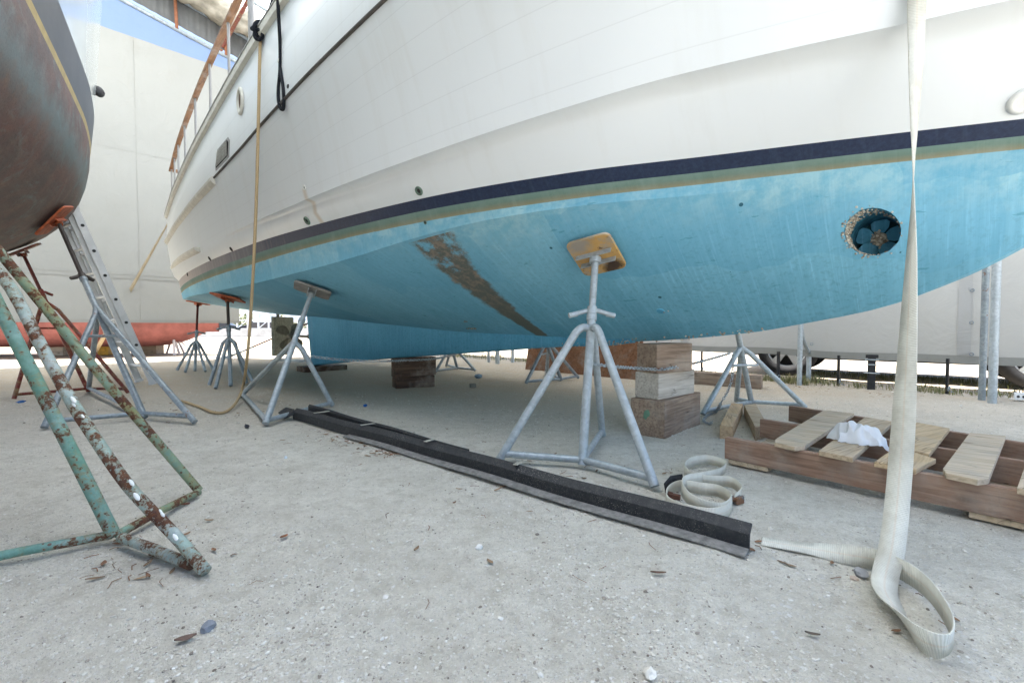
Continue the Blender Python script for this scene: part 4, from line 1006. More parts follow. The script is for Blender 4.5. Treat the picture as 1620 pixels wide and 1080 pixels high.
def bblock(s0, s1, w0, w1, z0, z1, mat, lab, nm='keel_block'):
    o = MB(); o.box((0, 0, (z1 - z0) / 2), (w1 - w0, s1 - s0, z1 - z0)); ob = o.build(nm, mat, bevel=.008); c = bw((s0 + s1) / 2, (w0 + w1) / 2, z0); ob.location = c; ob.rotation_euler = (0, 0, R(45)); return tag(ob, lab, 'timber block', 'timber blocks under the keel')
bblock(6.12, 6.46, -.42, .32, -.01, .085, WD['dk'], 'low flat timber under the aft end of the keel')
# loose timbers
def plank(name, tops, thick, mat, label, cat, group=None, parent=None):
    c = sum(tops, V()) / len(tops); ang = math.atan2((tops[1] - tops[0]).y, (tops[1] - tops[0]).x)
    MM = Matrix.Translation(c) @ Matrix.Rotation(ang, 4, 'Z'); I = MM.inverted()
    o = MB(); o.prism(tops, thick); ob = o.build(name, mat, local=I, bevel=.003); ob.matrix_world = MM
    if label: tag(ob, label, cat, group)
    return ob
T_ = .086
plank('timber_offcut', [at_z(1138.5, 672.5, T_), at_z(1159, 674, T_), at_z(1175.5, 638.5, T_), at_z(1157, 637, T_)], .09, m_wood('new pine post', (.48, .33, .19), (.62, .46, .30), 20, 1), 'short square pine post pointing at the camera, in front of the chained stand', 'timber', 'loose timber offcuts')
plank('timber_offcut', [at_z(1195, 676, T_), at_z(1214, 671, T_), at_z(1196, 638.5, T_), at_z(1177, 640, T_)], .09, m_wood('greyed pine post', (.42, .32, .215), (.56, .45, .32), 20, 1), 'short square pine post running in under the corner of the wooden skid', 'timber', 'loose timber offcuts')
a, b = at_z(1204, 615), at_z(1030, 603); dr = (b - a).normalized(); nr = V((-dr.y, dr.x, 0)); nr = nr if nr.y > 0 else -nr
plank('timber_beam', [V((p.x, p.y, .16)) for p in (b, a, a + nr * .15, b + nr * .15)], .165, WD['br'], 'long brown timber beam on the ground behind the chained stand', 'timber')
a, b = at_z(831, 584), at_z(1010, 601); dr = (b - a).normalized(); nr = V((-dr.y, dr.x, 0))
o = MB(); o.prism([V((a.x, a.y, 0)), V((b.x, b.y, 0)), V((b.x, b.y, .62)) + nr * .12, V((a.x, a.y, .62)) + nr * .12], .02); sh = o.build('plywood_sheet', WD['ply'], local=Matrix.Translation(-a)); sh.location = a; tag(sh, 'rusty brown plywood sheet standing on edge behind the keel', 'plywood')
# ------------------------------------------------------------------ wooden skid with loose boards
zt = .148
sk = at_z(1380, 731, zt); sk.z = 0
skid = thing('wooden_skid', 'long low wooden skid of three reddish rails with pale boards laid across', 'skid', sk); I = Matrix.Translation(-sk)
def grain(o, c, ang, nm, mat, bev=.003):
    MM = Matrix.Translation(c) @ Matrix.Rotation(ang, 4, 'Z'); ob = o.build(nm, mat, skid, local=MM.inverted(), bevel=bev); ob.matrix_local = Matrix.Translation(-sk) @ MM; return ob
def rail(a, b, ext, mat, th=.038, h=.118):
    d = (b - a); d.z = 0; d.normalize(); e = a + d * ext; nr = V((-d.y, d.x, 0)); nr = nr if nr.y > 0 else -nr
    o = MB(); o.prism([a, e, e + nr * th, a + nr * th], h); return grain(o, a.lerp(e, .5), math.atan2(d.y, d.x), 'rail', mat), d
f0, f1 = at_z(1146.5, 691, zt), at_z(1612, 776, zt)
_, d0 = rail(f0, f1, 2.1, WD['red']); rail(at_z(1202, 662.5, zt), at_z(1590, 725, zt), 2.2, WD['red']); rail(at_z(1247.6, 641.5, zt), at_z(1620, 701, zt), 2.3, WD['red'])
def board(px, z, th, mat, cut=0):
    tops = [at_z(u, v, z) for u, v in px]
    if cut:
        p0, p1, p2, p3 = tops; tops = [p0.lerp(p3, .06), p0.lerp(p1, .12), p0.lerp(p1, .8), p1.lerp(p2, .05), p2, p3]
    ang = math.atan2((tops[1] - tops[0]).y, (tops[1] - tops[0]).x); o = MB(); o.prism(tops, th); return grain(o, sum(tops, V()) / len(tops), ang, 'board', mat, .002)
zb = .172
bmat = [m_wood('pale board %d' % i, lo, hi, 24, 1) for i, (lo, hi) in enumerate((((.50, .385, .265), (.65, .53, .395)), ((.46, .345, .225), (.61, .48, .34)), ((.52, .37, .215), (.66, .50, .32)), ((.53, .415, .29), (.68, .565, .43))))]
board([(1220, 698), (1267, 708.5), (1351, 653.5), (1303, 648.5)], zb, .023, bmat[0], 1)
board([(1295, 712.5), (1349, 723.5), (1414, 666.5), (1369, 659)], zb, .023, bmat[1])
board([(1383, 730), (1449, 741.5), (1481, 725.5), (1418, 706)], zb, .022, bmat[2])
board([(1425, 709), (1470, 717.5), (1502.5, 677), (1450, 667.5)], zb + .003, .022, bmat[2])
board([(1488, 745.5), (1562, 761.5), (1591, 689), (1534, 684)], zb, .024, bmat[3], 1)
board([(1609, 771), (1680, 787), (1680, 722), (1622, 735)], zb, .023, bmat[0])
# bottom boards under the rails
for k, (e0, wdt) in enumerate(((.02, .20), (.95, .2), (1.75, .2))):
    q0 = f0 + d0 * e0; q1 = at_z(1247.6, 641.5, zt) + d0 * (e0 + .05); q0.z = q1.z = .029
    nr = (q1 - q0).normalized()
    o = MB(); o.prism([q0 - nr * -.005, q0 + d0 * wdt + nr * .005, q1 + d0 * wdt + nr * .06, q1 + nr * .06], .022); o.build('bottom_board', bmat[k], skid, local=I)
# crumpled white cloth on the board
cc = at_z(1357, 690, zb + .03)
mb = MB(); nr_, na = 26, 72; vs = [(0, 0, .062)]; fs = []
for i in range(1, nr_ + 1):
    for k in range(na):
        a = 2 * math.pi * k / na; t = i / nr_; rx = .115 + .018 * math.sin(3 * a + 1) + .016 * math.sin(5 * a); ry = .072 + .014 * math.sin(2 * a + 2) + .008 * math.sin(7 * a)
        x, y = rx * t * math.cos(a), ry * t * math.sin(a); n1 = mnoise.noise(V((x * 20, y * 20, 2))); n2 = mnoise.noise(V((x * 50, y * 50, 5))); rdg = 1 - abs(mnoise.noise(V((x * 26 + 4, y * 26 + x * 9, 1)))) * 2.6
        z = (.055 + .03 * n1 + .009 * n2 + .026 * rdg) * (1 - t ** 3.2) * (1.15 - .35 * math.cos(a + .4) * t) + .002
        if t > .8: z += .006 * n2
        if x > .085: z -= (x - .085) * .9; 
        vs.append((x + .010 * n2, y + .010 * n1, z))
for k in range(na): fs.append((0, 1 + k, 1 + (k + 1) % na))
for i in range(nr_ - 1):
    for k in range(na): fs.append((1 + i * na + k, 1 + (i + 1) * na + k, 1 + (i + 1) * na + (k + 1) % na, 1 + i * na + (k + 1) % na))
mb.add(vs, fs, 0, True); o = mb.build('cloth', m_simple('white cotton', (.70, .71, .73), .95, 0, .04, 30, .3, .1)); o.location = (cc.x, cc.y, zb + .001); o.rotation_euler = (0, 0, R(-28)); tag(o, 'crumpled white rag lying on a board of the wooden skid', 'rag')
# ------------------------------------------------------------------ long black rail
mblk = NT('dusty black rubber'); dst = mblk.noise(45, 5, .75); sp_ = mblk.ramp(mblk.voro(150), [(.12, 1.0), (.25, 0.0)])
cb = mblk.mix(mblk.ramp(dst, [(.45, 0.0), (.8, .45)]), (.017, .019, .023), (.11, .105, .10)); cb = mblk.mix(mblk.math('MULTIPLY', sp_, mblk.ramp(mblk.noise(6, 4), [(.4, 0.0), (.62, .8)])), cb, (.36, .33, .29))
mblk = mblk.bsdf(cb, .6, 0, .4, dst, .2, .003)
mdst = m_simple('sandy grey rubber flange', (.20, .195, .185), .9, 0, .4, 40)
ra, rb_ = at_z(1185, 876), at_z(455, 661); ra.z = rb_.z = 0; rd = (rb_ - ra).normalized(); RL = (rb_ - ra).length; rn = V((-rd.y, rd.x, 0)); rn = rn if rn.y < 0 else -rn    # towards camera
railr = thing('black_fender_rail', 'long black rubber rail with sandy foot lying diagonally across the gravel', 'fender rail', ra); I = Matrix.Translation(-ra)
def rail_sweep(prof, t0, t1, mat, nm, n=40, off=lambda t: 0.0, hs=lambda t: 1.0):
    mb = MB(); vs = []; fs = []; m = len(prof)
    for i in range(n + 1):
        t = t0 + (t1 - t0) * i / n; c = ra + rd * (t * RL) + rn * (off(t) + .006 * math.sin(t * 9)) + V((0, 0, .003 + .003 * math.sin(t * 23)))
        for (x, z) in prof: vs.append(c + rn * x + V((0, 0, z * hs(t))))
    for i in range(n):
        for k in range(m): k2 = (k + 1) % m; fs.append((i * m + k, i * m + k2, i * m + m + k2, i * m + m + k))
    fs.append(tuple(range(m))[::-1]); fs.append(tuple(n * m + k for k in range(m)))
    mb.add(vs, fs); return mb.build(nm, mat, railr, local=I, bevel=.002)
rail_sweep([(-.012, .002), (.0, .002), (.0, .062), (-.006, .068), (-.032, .090), (-.040, .086), (-.040, .078), (-.014, .058)], 0, .97, mblk, 'front_wall')
rail_sweep([(.0, .002), (.048, .002), (.052, .007), (.048, .012), (.0, .016)], 0, .72, mdst, 'foot_flange', off=lambda t: .001)
rail_sweep([(-.055, .004), (-.040, .004), (-.040, .080), (-.050, .092), (-.060, .090), (-.060, .01)], .40, .985, mblk, 'rear_wall', off=lambda t: -.11 * max(0, (t - .4) / .585), hs=lambda t: 1 + .12 * max(0, (t - .4)))
for u, v, dx in ((508, 652, .05), (577, 672, .05), (674, 698, .05), (812, 736, .045)):
    p = at_z(u, v, .093); t = (p - ra).dot(rd); c = ra + rd * t; back = .05 + .11 * max(0, (t / RL - .4) / .585)
    mb = MB(); mb.box((0, 0, 0), (.024, back, .003), mat=Matrix.Translation(c - rn * (back / 2 + .006) + V((0, 0, .0945))) @ Matrix.Rotation(math.atan2(rd.y, rd.x) + rg.uniform(-.2, .2), 4, 'Z')); mb.build('tape_strip', m_simple('masking tape', (.42, .40, .34), .8), railr, local=I)
e = ra + rd * (RL * .965); mb = MB()
mb.prism([e + V((0, 0, .088)), e + rd * .22 + V((0, 0, .075)) - rn * .03, e + rd * .16 + rn * .06 + V((0, 0, .05)), e + rd * .02 + rn * .07 + V((0, 0, .02)), e - rd * .03 + rn * .01 + V((0, 0, .05))], .004); mb.build('torn_end', mblk, railr, local=I)
# ------------------------------------------------------------------ webbing straps
MW = m_webbing('off-white webbing', (.78, .77, .69)); MWd = m_webbing('dirty cream webbing', (.72, .70, .61))
def strap_obj(name, pts, dirs, width, mat, sub=8, thick=.0035):
    P = smooth_path(pts, sub); D = []
    n = len(dirs)
    for i in range(n - 1):
        for k in range(sub): D.append(V(dirs[i]).normalized().lerp(V(dirs[i + 1]).normalized(), k / sub))
    D.append(V(dirs[-1]))
    mb = MB(); mb.ribbon(P, D, width, thick); L, n_ = mb.uvr
    mb.uv = [(L[i // 4], (0, 1, 1, 0)[i % 4]) for i in range(n_ * 4)]
    return mb, P[0]
pts, dirs = [], []
def hy(u, v, off):
    l, n_ = hit(u, v); return l.y - off
top_y = hy(1452, 8, .03)
tw = [(-60, -18), (0, -11), (50, -2), (100, 8), (180, 28), (240, 42), (285, 49), (330, 57), (410, 75), (480, 86), (559, 99), (640, 116), (700, 128), (800, 137)]
uu = Curve([(-60, 1452), (0, 1450.5), (100, 1449), (200, 1446), (335, 1444), (470, 1439), (600, 1433), (700, 1427), (800, 1419), (870, 1411)])
for v, a in tw:
    y = top_y + (1.42 - top_y) * cl((v - 70) / 740) ** .92
    if v <= 70: y = top_y
    pts.append(at_y(uu(v), v, y)); dirs.append((math.cos(R(a)), math.sin(R(a)), 0))
sgn = -1
for (u, v, z, d) in ((1411, 866, .085, (-.78, .6, .1)), (1402, 903, .040, (-.88, .35, .15)), (1399, 930, .024, (-.92, .05, .22)), (1410, 954, .020, (-.85, -.3, .32)), (1428, 980, .021, (-.65, -.45, .6)), (1447, 1003, .027, (-.35, -.45, .85)), (1472, 1018, .033, (.0, -.35, .95)), (1498, 1020, .038, (.12, -.15, 1)), (1508, 1000, .041, (.05, .05, 1)), (1496, 968, .041, (0, .08, 1)), (1470, 932, .040, (0, .08, 1)), (1435, 905, .040, (0, .1, 1)), (1390, 886, .036, (0, .35, 1)), (1340, 877, .022, (0, .9, .6)), (1285, 868, .010, (0, 1, .15)), (1240, 861, .006, (.05, 1, .02)), (1205, 855, .001, (.05, 1, 0))):
    pts.append(at_z(u, v, z)); dirs.append(d)
mb, p0 = strap_obj('lifting_strap', pts, dirs, .062, MW); o = mb.build('lifting_strap', MW); tag(o, 'off-white webbing strap hanging down the yacht\'s bow and looping on the gravel', 'strap')
pts = [(1163, 792, .022), (1173, 778, .03), (1158, 763, .034), (1122, 760, .034), (1096, 755, .036), (1083, 743, .036), (1093, 731, .034), (1120, 727, .034), (1147, 735, .033), (1140, 747, .035), (1112, 755, .044), (1086, 760, .056), (1079, 772, .06), (1091, 789, .05), (1116, 801, .04), (1144, 804, .036), (1156, 791, .034), (1139, 777, .036), (1109, 772, .036), (1075, 768, .032), (1056, 778, .03), (1058, 795, .03), (1088, 808, .028), (1126, 814, .028), (1150, 808, .028), (1158, 796, .026)]
P3 = [at_z(*p) for p in pts]; dirs = [(.12 * math.sin(i * 1.7), .16 * math.cos(i * 1.1), 1) for i in range(len(P3))]
mb, p0 = strap_obj('coiled_strap', P3, dirs, .052, MWd, 7)
cs = thing('coiled_strap', 'loose heap of looped cream webbing with dark buckles beside the black rail', 'strap', (at_z(1110, 775).x, at_z(1110, 775).y, 0)); I = Matrix.Translation(-V(cs.location))
mb.build('webbing', MWd, cs, local=I)
mb = MB(); q = at_z(1166, 790, .022); mb.box(q, (.05, .035, .03), .5); mb.tube([q + V((-.03, -.02, .008)), q + V((.03, .012, .008))], .007, 10); mb.build('buckle', m_galv('dull buckle', (.2, .2, .2), .6), cs, local=I, bevel=.003)
mb = MB(); q = at_z(1066, 785, .018); mb.box(q, (.055, .02, .022), -.5); mb.box(q + V((-.012, .02, .004)), (.03, .015, .02), -.9); mb.build('buckle', m_simple('rusty hook', (.15, .07, .05), .8, .2, .4), cs, local=I, bevel=.003)
mb = MB(); q = [at_z(1052, 772, .03), at_z(1062, 760, .045), at_z(1078, 757, .04), at_z(1080, 764, .03)]; mb.ribbon(q, [(0, .15, 1)] * 4, .045, .004); mb.build('end_sleeve', M['dark'], cs, local=I)
# tan tie-down strap at the stern
a, b = bw(9.02, 1.68, 2.66), at_z(146, 565)
mb = MB(); n_ = 24; P = [a.lerp(b, i / n_) for i in range(n_ + 1)]; dv = (b - a).normalized(); sd = dv.cross((CAM - a.lerp(b, .5)).normalized()).normalized()
nv = dv.cross(sd); mb.ribbon(P, [sd * math.cos(1.35 - 1.3 * i / n_) + nv * math.sin(1.35 - 1.3 * i / n_) for i in range(n_ + 1)], .085, .004); L, n2_ = mb.uvr; mb.uv = [(L[i // 4], (0, 1, 1, 0)[i % 4]) for i in range(n2_ * 4)]
tag(mb.build('tie_down_strap', m_webbing('tan webbing', (.40, .33, .22), (.25, .2, .14))), 'taut tan tie-down strap from the yacht\'s stern corner to the sunlit ground', 'strap')
# ------------------------------------------------------------------ chains
def chain(pts, label, link=.032, r_=.0036, sub=10):
    P = smooth_path(pts, sub); D = [0.0]
    for i in range(1, len(P)): D.append(D[-1] + (P[i] - P[i - 1]).length)
    def at(d):
        d = min(max(d, 0), D[-1] - 1e-6); i = max(k for k in range(len(D)) if D[k] <= d); i = min(i, len(P) - 2); return P[i].lerp(P[i + 1], (d - D[i]) / (D[i + 1] - D[i]))
    mb = MB(); n = int(D[-1] / (link * .72)); vs = []
    for k in range(n):
        a, b = at(k * link * .72), at(k * link * .72 + link * .72); t = (b - a).normalized(); c = (a + b) / 2
        up = V((0, 0, 1)) if abs(t.z) < .9 else V((1, 0, 0)); u = t.cross(up).normalized(); w_ = t.cross(u)
        rot = .6 + (math.pi / 2 if k % 2 else 0); e = u * math.cos(rot) + w_ * math.sin(rot); ov = []
        for j in range(12):
            an = 2 * math.pi * j / 12; ov.append(c + t * (math.cos(an) * (link * .5 - r_)) + e * math.sin(an) * link * .31)
        ov.append(ov[0]); nn = t.cross(e); m = 12; base = len(mb.v); vs = []
        for j in range(12):
            d = (ov[j + 1] - ov[j - 1 if j else 11]).normalized(); x = d.cross(nn).normalized()
            for q in range(5): an = 2 * math.pi * q / 5; vs.append(ov[j] + x * math.cos(an) * r_ + nn * math.sin(an) * r_)
        fs = []
        for j in range(12):
            for q in range(5): fs.append((j * 5 + q, j * 5 + (q + 1) % 5, ((j + 1) % 12) * 5 + (q + 1) % 5, ((j + 1) % 12) * 5 + q))
        mb.add(vs, fs, 0, True)
    o = mb.build('chain', M['galvr'], local=Matrix.Translation(-P[0])); o.location = P[0]; return tag(o, label, 'chain', 'safety chains between jack stands')
blk = at_z(1045, 590, .433)
chain([at_y(938, 576, 2.66), at_y(975, 580, 2.84), at_y(1003, 582, 3.06), at_y(1043, 584, 3.05), at_y(1072, 580, 3.2), at_y(1100, 574, 3.37), at_y(1130, 566, 3.6), at_y(1157, 558, 3.82)], 'galvanised chain stretched across the near keel block stack', r_=.0042)
chain([at_y(488, 563, 3.95), at_y(540, 569, 4.1), at_y(600, 571, 4.35), at_y(640, 570, 4.9), at_y(690, 567, 5.4), at_y(722, 560, 7.2)], 'pale chain running from the slanting stand under the keel', link=.038)
chain([at_y(1160, 556, 3.80), at_y(1159, 590, 3.74), at_y(1153, 615, 3.68), at_y(1140, 638, 3.62), at_z(1132, 652, .01), at_z(1122, 655, .01), at_z(1113, 664, .01), at_z(1122, 670, .01), at_z(1127, 666, .01)], 'loose chain dangling off the stand down to the gravel')
chain([at_y(866, 553, 5.95), at_y(864, 575, 5.95), at_y(862, 600, 5.9)], 'short chain hanging straight down beside the plywood sheet')
# ------------------------------------------------------------------ ropes
def rope(name, pts, r_, mat, label, cat='rope', sub=8):
    mb = MB(); mb.tube(smooth_path(pts, sub), r_, 10); o = mb.build(name, mat); return tag(o, label, cat)
def m_rope(name, col):
    t = NT(name); w = t.n('TexWave', wave_type='BANDS', bands_direction='DIAGONAL'); w.inputs['Scale'].default_value = 45; t.l(t.co.outputs['Object'], w.inputs['Vector'])
    return t.bsdf(t.mix(w.outputs['Fac'], tuple(x * .65 for x in col), tuple(min(1, x * 1.15) for x in col)), .85, 0, .2, w.outputs['Fac'], .5, .003)
l0, n_ = hit(413, 72); yk = l0.y - .03
rope('hose', [at_y(412, 58, yk), at_y(410.5, 110, yk), at_y(408.5, 205, yk - .01), at_y(405, 330, yk + .01), at_y(400, 440, yk + .05), at_y(395, 520, yk + .09), at_y(390, 575, yk + .13), at_z(384, 612, .14), at_z(373, 637, .05), at_z(357, 651, .014), at_z(338, 652, .012), at_z(315, 643, .012), at_z(288, 634, .012)], .0125, m_rope('tan hose', (.50, .37, .21)), 'tan hose hanging from the yacht\'s gunwale and curling onto the ground', 'hose')
kb_ = at_y(412, 50, yk - .005); mr = m_rope('black rope', (.016, .018, .024))
knot = thing('knotted_rope', 'short black rope knotted round the gunwale above the tan hose', 'rope', kb_); I = Matrix.Translation(-kb_)
mb = MB()
kp = [(-.07, .0, .02), (-.035, -.03, .015), (.0, -.035, .045), (.045, -.02, .03), (.04, .02, -.03), (.0, .0, -.055), (-.03, -.03, -.02), (-.02, -.04, .03), (.02, -.03, .06), (.045, .0, .03)]
mb.tube(smooth_path([kb_ + V(p) for p in kp], 8), .016, 10); mb.tube(smooth_path([kb_ + V((.02, -.01, .05)), at_y(421, 32, yk + .0), at_y(428, 12, yk - .02), at_y(436, -12, yk - .08)], 8), .014, 10); mb.ring(kb_ + V((.0, -.03, -.045)), (.2, 1, .1), .038, .014)
mb.build('knot', mr, knot, local=I)
def hb(u, v, o_): l, n_ = hit(u, v); return at_y(u, v, l.y - o_)
y0 = hit(449, 30)[0].y - .02
loop = thing('hanging_rope_loop', 'black rope with a white whipping, hanging in a long loop on the white topsides', 'rope', hb(445, 150, .02)); I = Matrix.Translation(-V(loop.location))
mb = MB(); mb.tube(smooth_path([at_y(438, -30, y0), at_y(440.5, 20, y0), hb(443, 70, .02), hb(443, 110, .02), hb(440.5, 140, .022), hb(440.5, 158, .03), hb(443, 170, .035), hb(447, 173.5, .035), hb(449, 166, .032), hb(448.5, 145, .024), hb(446, 125, .02), hb(443.5, 108, .022)], 8), .0125, 10); mb.build('line', mr, loop, local=I)
mb = MB(); q = hb(442.5, 97, .02); mb.tube([q - V((0, 0, .011)), q + V((0, 0, .011))], .0175, 12); mb.build('whipping', M['white'], loop, local=I)
# ------------------------------------------------------------------ ladder
la, lb_ = at_z(220.5, 603.5), at_z(243, 607.5); wid = (lb_ - la); wv = wid.normalized(); lean = V((-.30, -.205, 1)).normalized(); lean = (lean - wv * lean.dot(wv)).normalized(); ln_ = wv.cross(lean)
MAl = m_simple('dull aluminium', (.62, .63, .63), .45, .1, .12, 6, .1)
lad = thing('extension_ladder', 'aluminium extension ladder leaning on the stern of the sailing boat', 'ladder', la.lerp(lb_, .5)); I = Matrix.Translation(-V(lad.location)); LL = 5.0
for (off, wsc, z0_) in ((0, 1.0, 0.0), (.045, .86, .35)):
    for k in (0, 1):
        c = la + wid * (.5 + (k - .5) * wsc) + lean * (z0_ + LL / 2) + ln_ * off; Mt = Matrix((wv, ln_, lean)).transposed().to_4x4(); Mt.translation = c; sg = 1 if k else -1
        mb = MB(); mb.box((0, 0, 0), (.004, .072, LL - z0_), mat=Mt @ Matrix.Translation((sg * .012, 0, 0))); mb.box((0, 0, 0), (.026, .006, LL - z0_), mat=Mt @ Matrix.Translation((0, .036, 0))); mb.box((0, 0, 0), (.026, .006, LL - z0_), mat=Mt @ Matrix.Translation((0, -.036, 0)))
        if z0_ == 0: mb.box((0, 0, 0), (.05, .09, .03), mat=Mt @ Matrix.Translation((0, 0, -LL / 2 + .015)))
        r_ = mb.build('side_rail', MAl, lad, local=I)
        for j in range(14):
            if k == 1 and z0_ == 0:
                q = c + lean * (-LL / 2 + .25 + .3 * j) + wv * .0135; mb = MB(); mb.disc(q, wv, .018, .004, 14); mb.build('rung_hole', M['dark'], r_, local=I) if j < 9 else None
    for j in range(14):
        q = la + lean * (z0_ + .25 + .3 * j) + ln_ * off
        mb = MB(); mb.tube([q + wid * (.5 - .5 * wsc) - wv * .02, q + wid * (.5 + .5 * wsc)], .017, 10); mb.build('rung', MAl, lad, local=I)
# ------------------------------------------------------------------ boat shed: posts, curtains, truss, translucent roof
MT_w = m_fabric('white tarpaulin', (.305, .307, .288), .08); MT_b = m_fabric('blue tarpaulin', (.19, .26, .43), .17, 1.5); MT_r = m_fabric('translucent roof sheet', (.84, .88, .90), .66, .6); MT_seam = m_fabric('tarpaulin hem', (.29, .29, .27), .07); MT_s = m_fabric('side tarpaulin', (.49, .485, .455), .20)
def zpipe(w): return 7.115 + .20 * (w + .05)
def zroof(w): return zpipe(w) + 1.05 if w < 5 else zpipe(10 - w) + 1.05
def cloth_grid(fn, nu, nv, mat, name, parent, thick=0):
    mb = MB(); mb.v = [tuple(fn(i / nu, j / nv)) for j in range(nv + 1) for i in range(nu + 1)]
    for j in range(nv):
        for i in range(nu): mb.f.append((j * (nu + 1) + i, j * (nu + 1) + i + 1, (j + 1) * (nu + 1) + i + 1, (j + 1) * (nu + 1) + i))
    mb.m = [0] * len(mb.f); mb.smooth = [True] * len(mb.f); o = mb.build(name, mat, parent)
    if thick: md = o.modifiers.new('thickness', 'SOLIDIFY'); md.thickness = thick
    return o
SE = 11.0
def fold(a, b): return .035 * mnoise.noise(V((a * .9, b * .35, 4))) + .018 * mnoise.noise(V((a * 3.1, b * 1.2, 8))) + .010 * mnoise.noise(V((a * 1.2 + b * 2.5, b * 2.2 - a, 2)))
ec = thing('tarpaulin_curtain', 'tall white tarpaulin with a blue top closing the end of the shed behind the stern', 'tarpaulin', (0, 0, 0))
def epan(z0, z1, off=0.0): return lambda a, b: bw(SE + off + fold(a * 10, (z0 + (z1 - z0) * b)), .02 + 9.5 * a, z0 + (z1 - z0) * b)
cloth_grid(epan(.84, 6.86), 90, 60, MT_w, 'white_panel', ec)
def eblue(a, b):
    w = .02 + 9.5 * a; z1 = zpipe(w if w < 5 else 10 - w) - .03; z = 6.84 + (z1 - 6.84) * b; return bw(SE + .004 + fold(a * 10, z), w, z)
def eblue2(a, b):
    w = -3.9 + 3.92 * a; z1 = zpipe(w) - .03; z0 = 6.84 - .1 * (1 - a); z = z0 + (max(z1, z0 + .02) - z0) * b; return bw(SE + .004 + fold(w, z), w, z)
cloth_grid(eblue, 60, 10, MT_b, 'blue_panel', ec); cloth_grid(eblue2, 30, 6, MT_b, 'blue_panel', ec)
for z0, z1 in ((.84, .90), (1.76, 1.78), (1.845, 1.855), (4.45, 4.456)):
    cloth_grid(epan(z0, z1, -.008), 90, 3, MT_seam, 'seam_band', ec)
for w_ in (1.9, 3.63, 5.5):
    cloth_grid(lambda a, b: bw(SE - .007 + fold((w_ - .02) / .95 + a * .09, .9 + 5.9 * b), w_ + .007 * a, .9 + 5.9 * b), 3, 50, MT_seam, 'seam_band', ec)
# side curtain
SW = -4.02
sc_ = thing('tarpaulin_curtain', 'white side tarpaulin with a stitched bottom hem hanging behind the right-hand posts', 'tarpaulin', (0, 0, 0))
def hemz(s): return .355 + .015 * math.sin(s * 1.3) + .008 * math.sin(s * 4)
def span_(z0, z1, off=0.0, s0=-4.2, s1=SE):
    def f(a, b):
        s = s0 + (s1 - s0) * a; zb = hemz(s) + z0; z = zb + (z1 - zb) * b if z1 > 1 else zb + (z1 - z0) * b
        return bw(s, SW + off + .045 * mnoise.noise(V((s * .8, z * .5, 11))) + .03 * mnoise.noise(V((s * .5 + z * 1.1, z - s * .3, 6))) + .012 * mnoise.noise(V((s * 3, z * 2, 1))), z)
    return f
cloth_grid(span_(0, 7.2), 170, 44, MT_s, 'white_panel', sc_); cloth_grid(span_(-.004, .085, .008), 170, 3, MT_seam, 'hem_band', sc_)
for s_ in (-1.62, 1.6, 4.8):
    cloth_grid(span_(.1, 6.9, .009, s_, s_ + .11), 4, 40, m_fabric('overlap strip', (.44, .44, .43), .14), 'overlap_strip', sc_)
mb = MB()
for (u, v) in ((1538, 459), (1537, 510), (1284, 544), (1537, 560)):
    d = at_w(u, v, SW + .03); mb.ring(d, NX, .016, .005)
mb.build('grommet', M['galvd'], sc_)
# posts
def post(name, u, v, r_, lab, grp='galvanised shed posts', h=None, mat='galv'):
    p = at_z(u, v); w_ = (p - P0).dot(NX); mb = MB(); hh = h or zroof(max(-4, w_)) - .1; mb.tube([(0, 0, -.03), (0, 0, hh)], r_, 20); o = mb.build(name, M[mat], None); o.location = (p.x, p.y, 0); return tag(o, lab, 'post', grp)
post('shed_post', 1553, 632, .029, 'thinner darker post of the pair beside the hanging strap', mat='galvd'); post('shed_post', 1569.5, 636, .035, 'thicker pale post at the right of the pair near the white bracket')
pa = post('shed_post', 1264.5, 609, .029, 'straight post in front of the car wheel'); pb_ = at_z(1279, 604)
pbt = thing('shed_post', 'post with a bent brace joining its neighbour in front of the car wheel', 'post', pb_, 0, 'galvanised shed posts')
mb = MB(); mb.tube([(0, 0, -.03), (0, 0, 7.0)], .029, 18); mb.build('shaft', M['galv'], pbt)
q = V(pa.location) - V(pb_); mb = MB(); mb.tube(smooth_path([q * .9 + V((0, 0, .8)), q * .75 + V((0, 0, .62)), q * .35 + V((0, 0, .48)), V((0, 0, .40))], 6), .022, 12); mb.build('bent_brace', M['galv'], pbt)
post('shed_post', 787, 575, .045, 'distant post seen through the gap under the keel, second of three'); post('shed_post', 773, 573, .03, 'thin distant post seen under the keel, first of three'); post('shed_post', 811, 573, .035, 'distant post seen under the keel, third of three')
for s_ in (-6, -11): 
    pass
# gable frame
m_strut = m_simple('rust brown strut', (.20, .075, .035), .7, 0, .3)
gf = thing('gable_truss', 'galvanised gable truss with rust-orange struts and bunched tan cover above the blue tarp', 'truss', (0, 0, 0))
def gpt(w, dz, ds=0.0): return bw(SE + ds, w, (zpipe(w) if w < 5 else zpipe(10 - w)) + dz)
mb = MB(); mb.tube([gpt(-4.1, 0), gpt(5, 0), gpt(14, 0)], .045, 12); mb.build('lower_chord', M['galvd'], gf)
mb = MB(); mb.tube([gpt(-4.1, .70), gpt(5, .70), gpt(14, .70)], .04, 12); mb.build('upper_chord', M['galvd'], gf)
for k in range(12):
    w_ = -3.6 + .95 * k; mb = MB(); mb.tube([gpt(w_, .0, -.03), gpt(w_ + .02, .70, -.03)], .033, 10); mb.build('strut', m_strut, gf)
mcor = NT('dark corrugated sheet'); wv = mcor.n('TexWave', wave_type='BANDS', bands_direction='X'); wv.inputs['Scale'].default_value = 4; mcor.l(mcor.co.outputs['Object'], wv.inputs['Vector'])
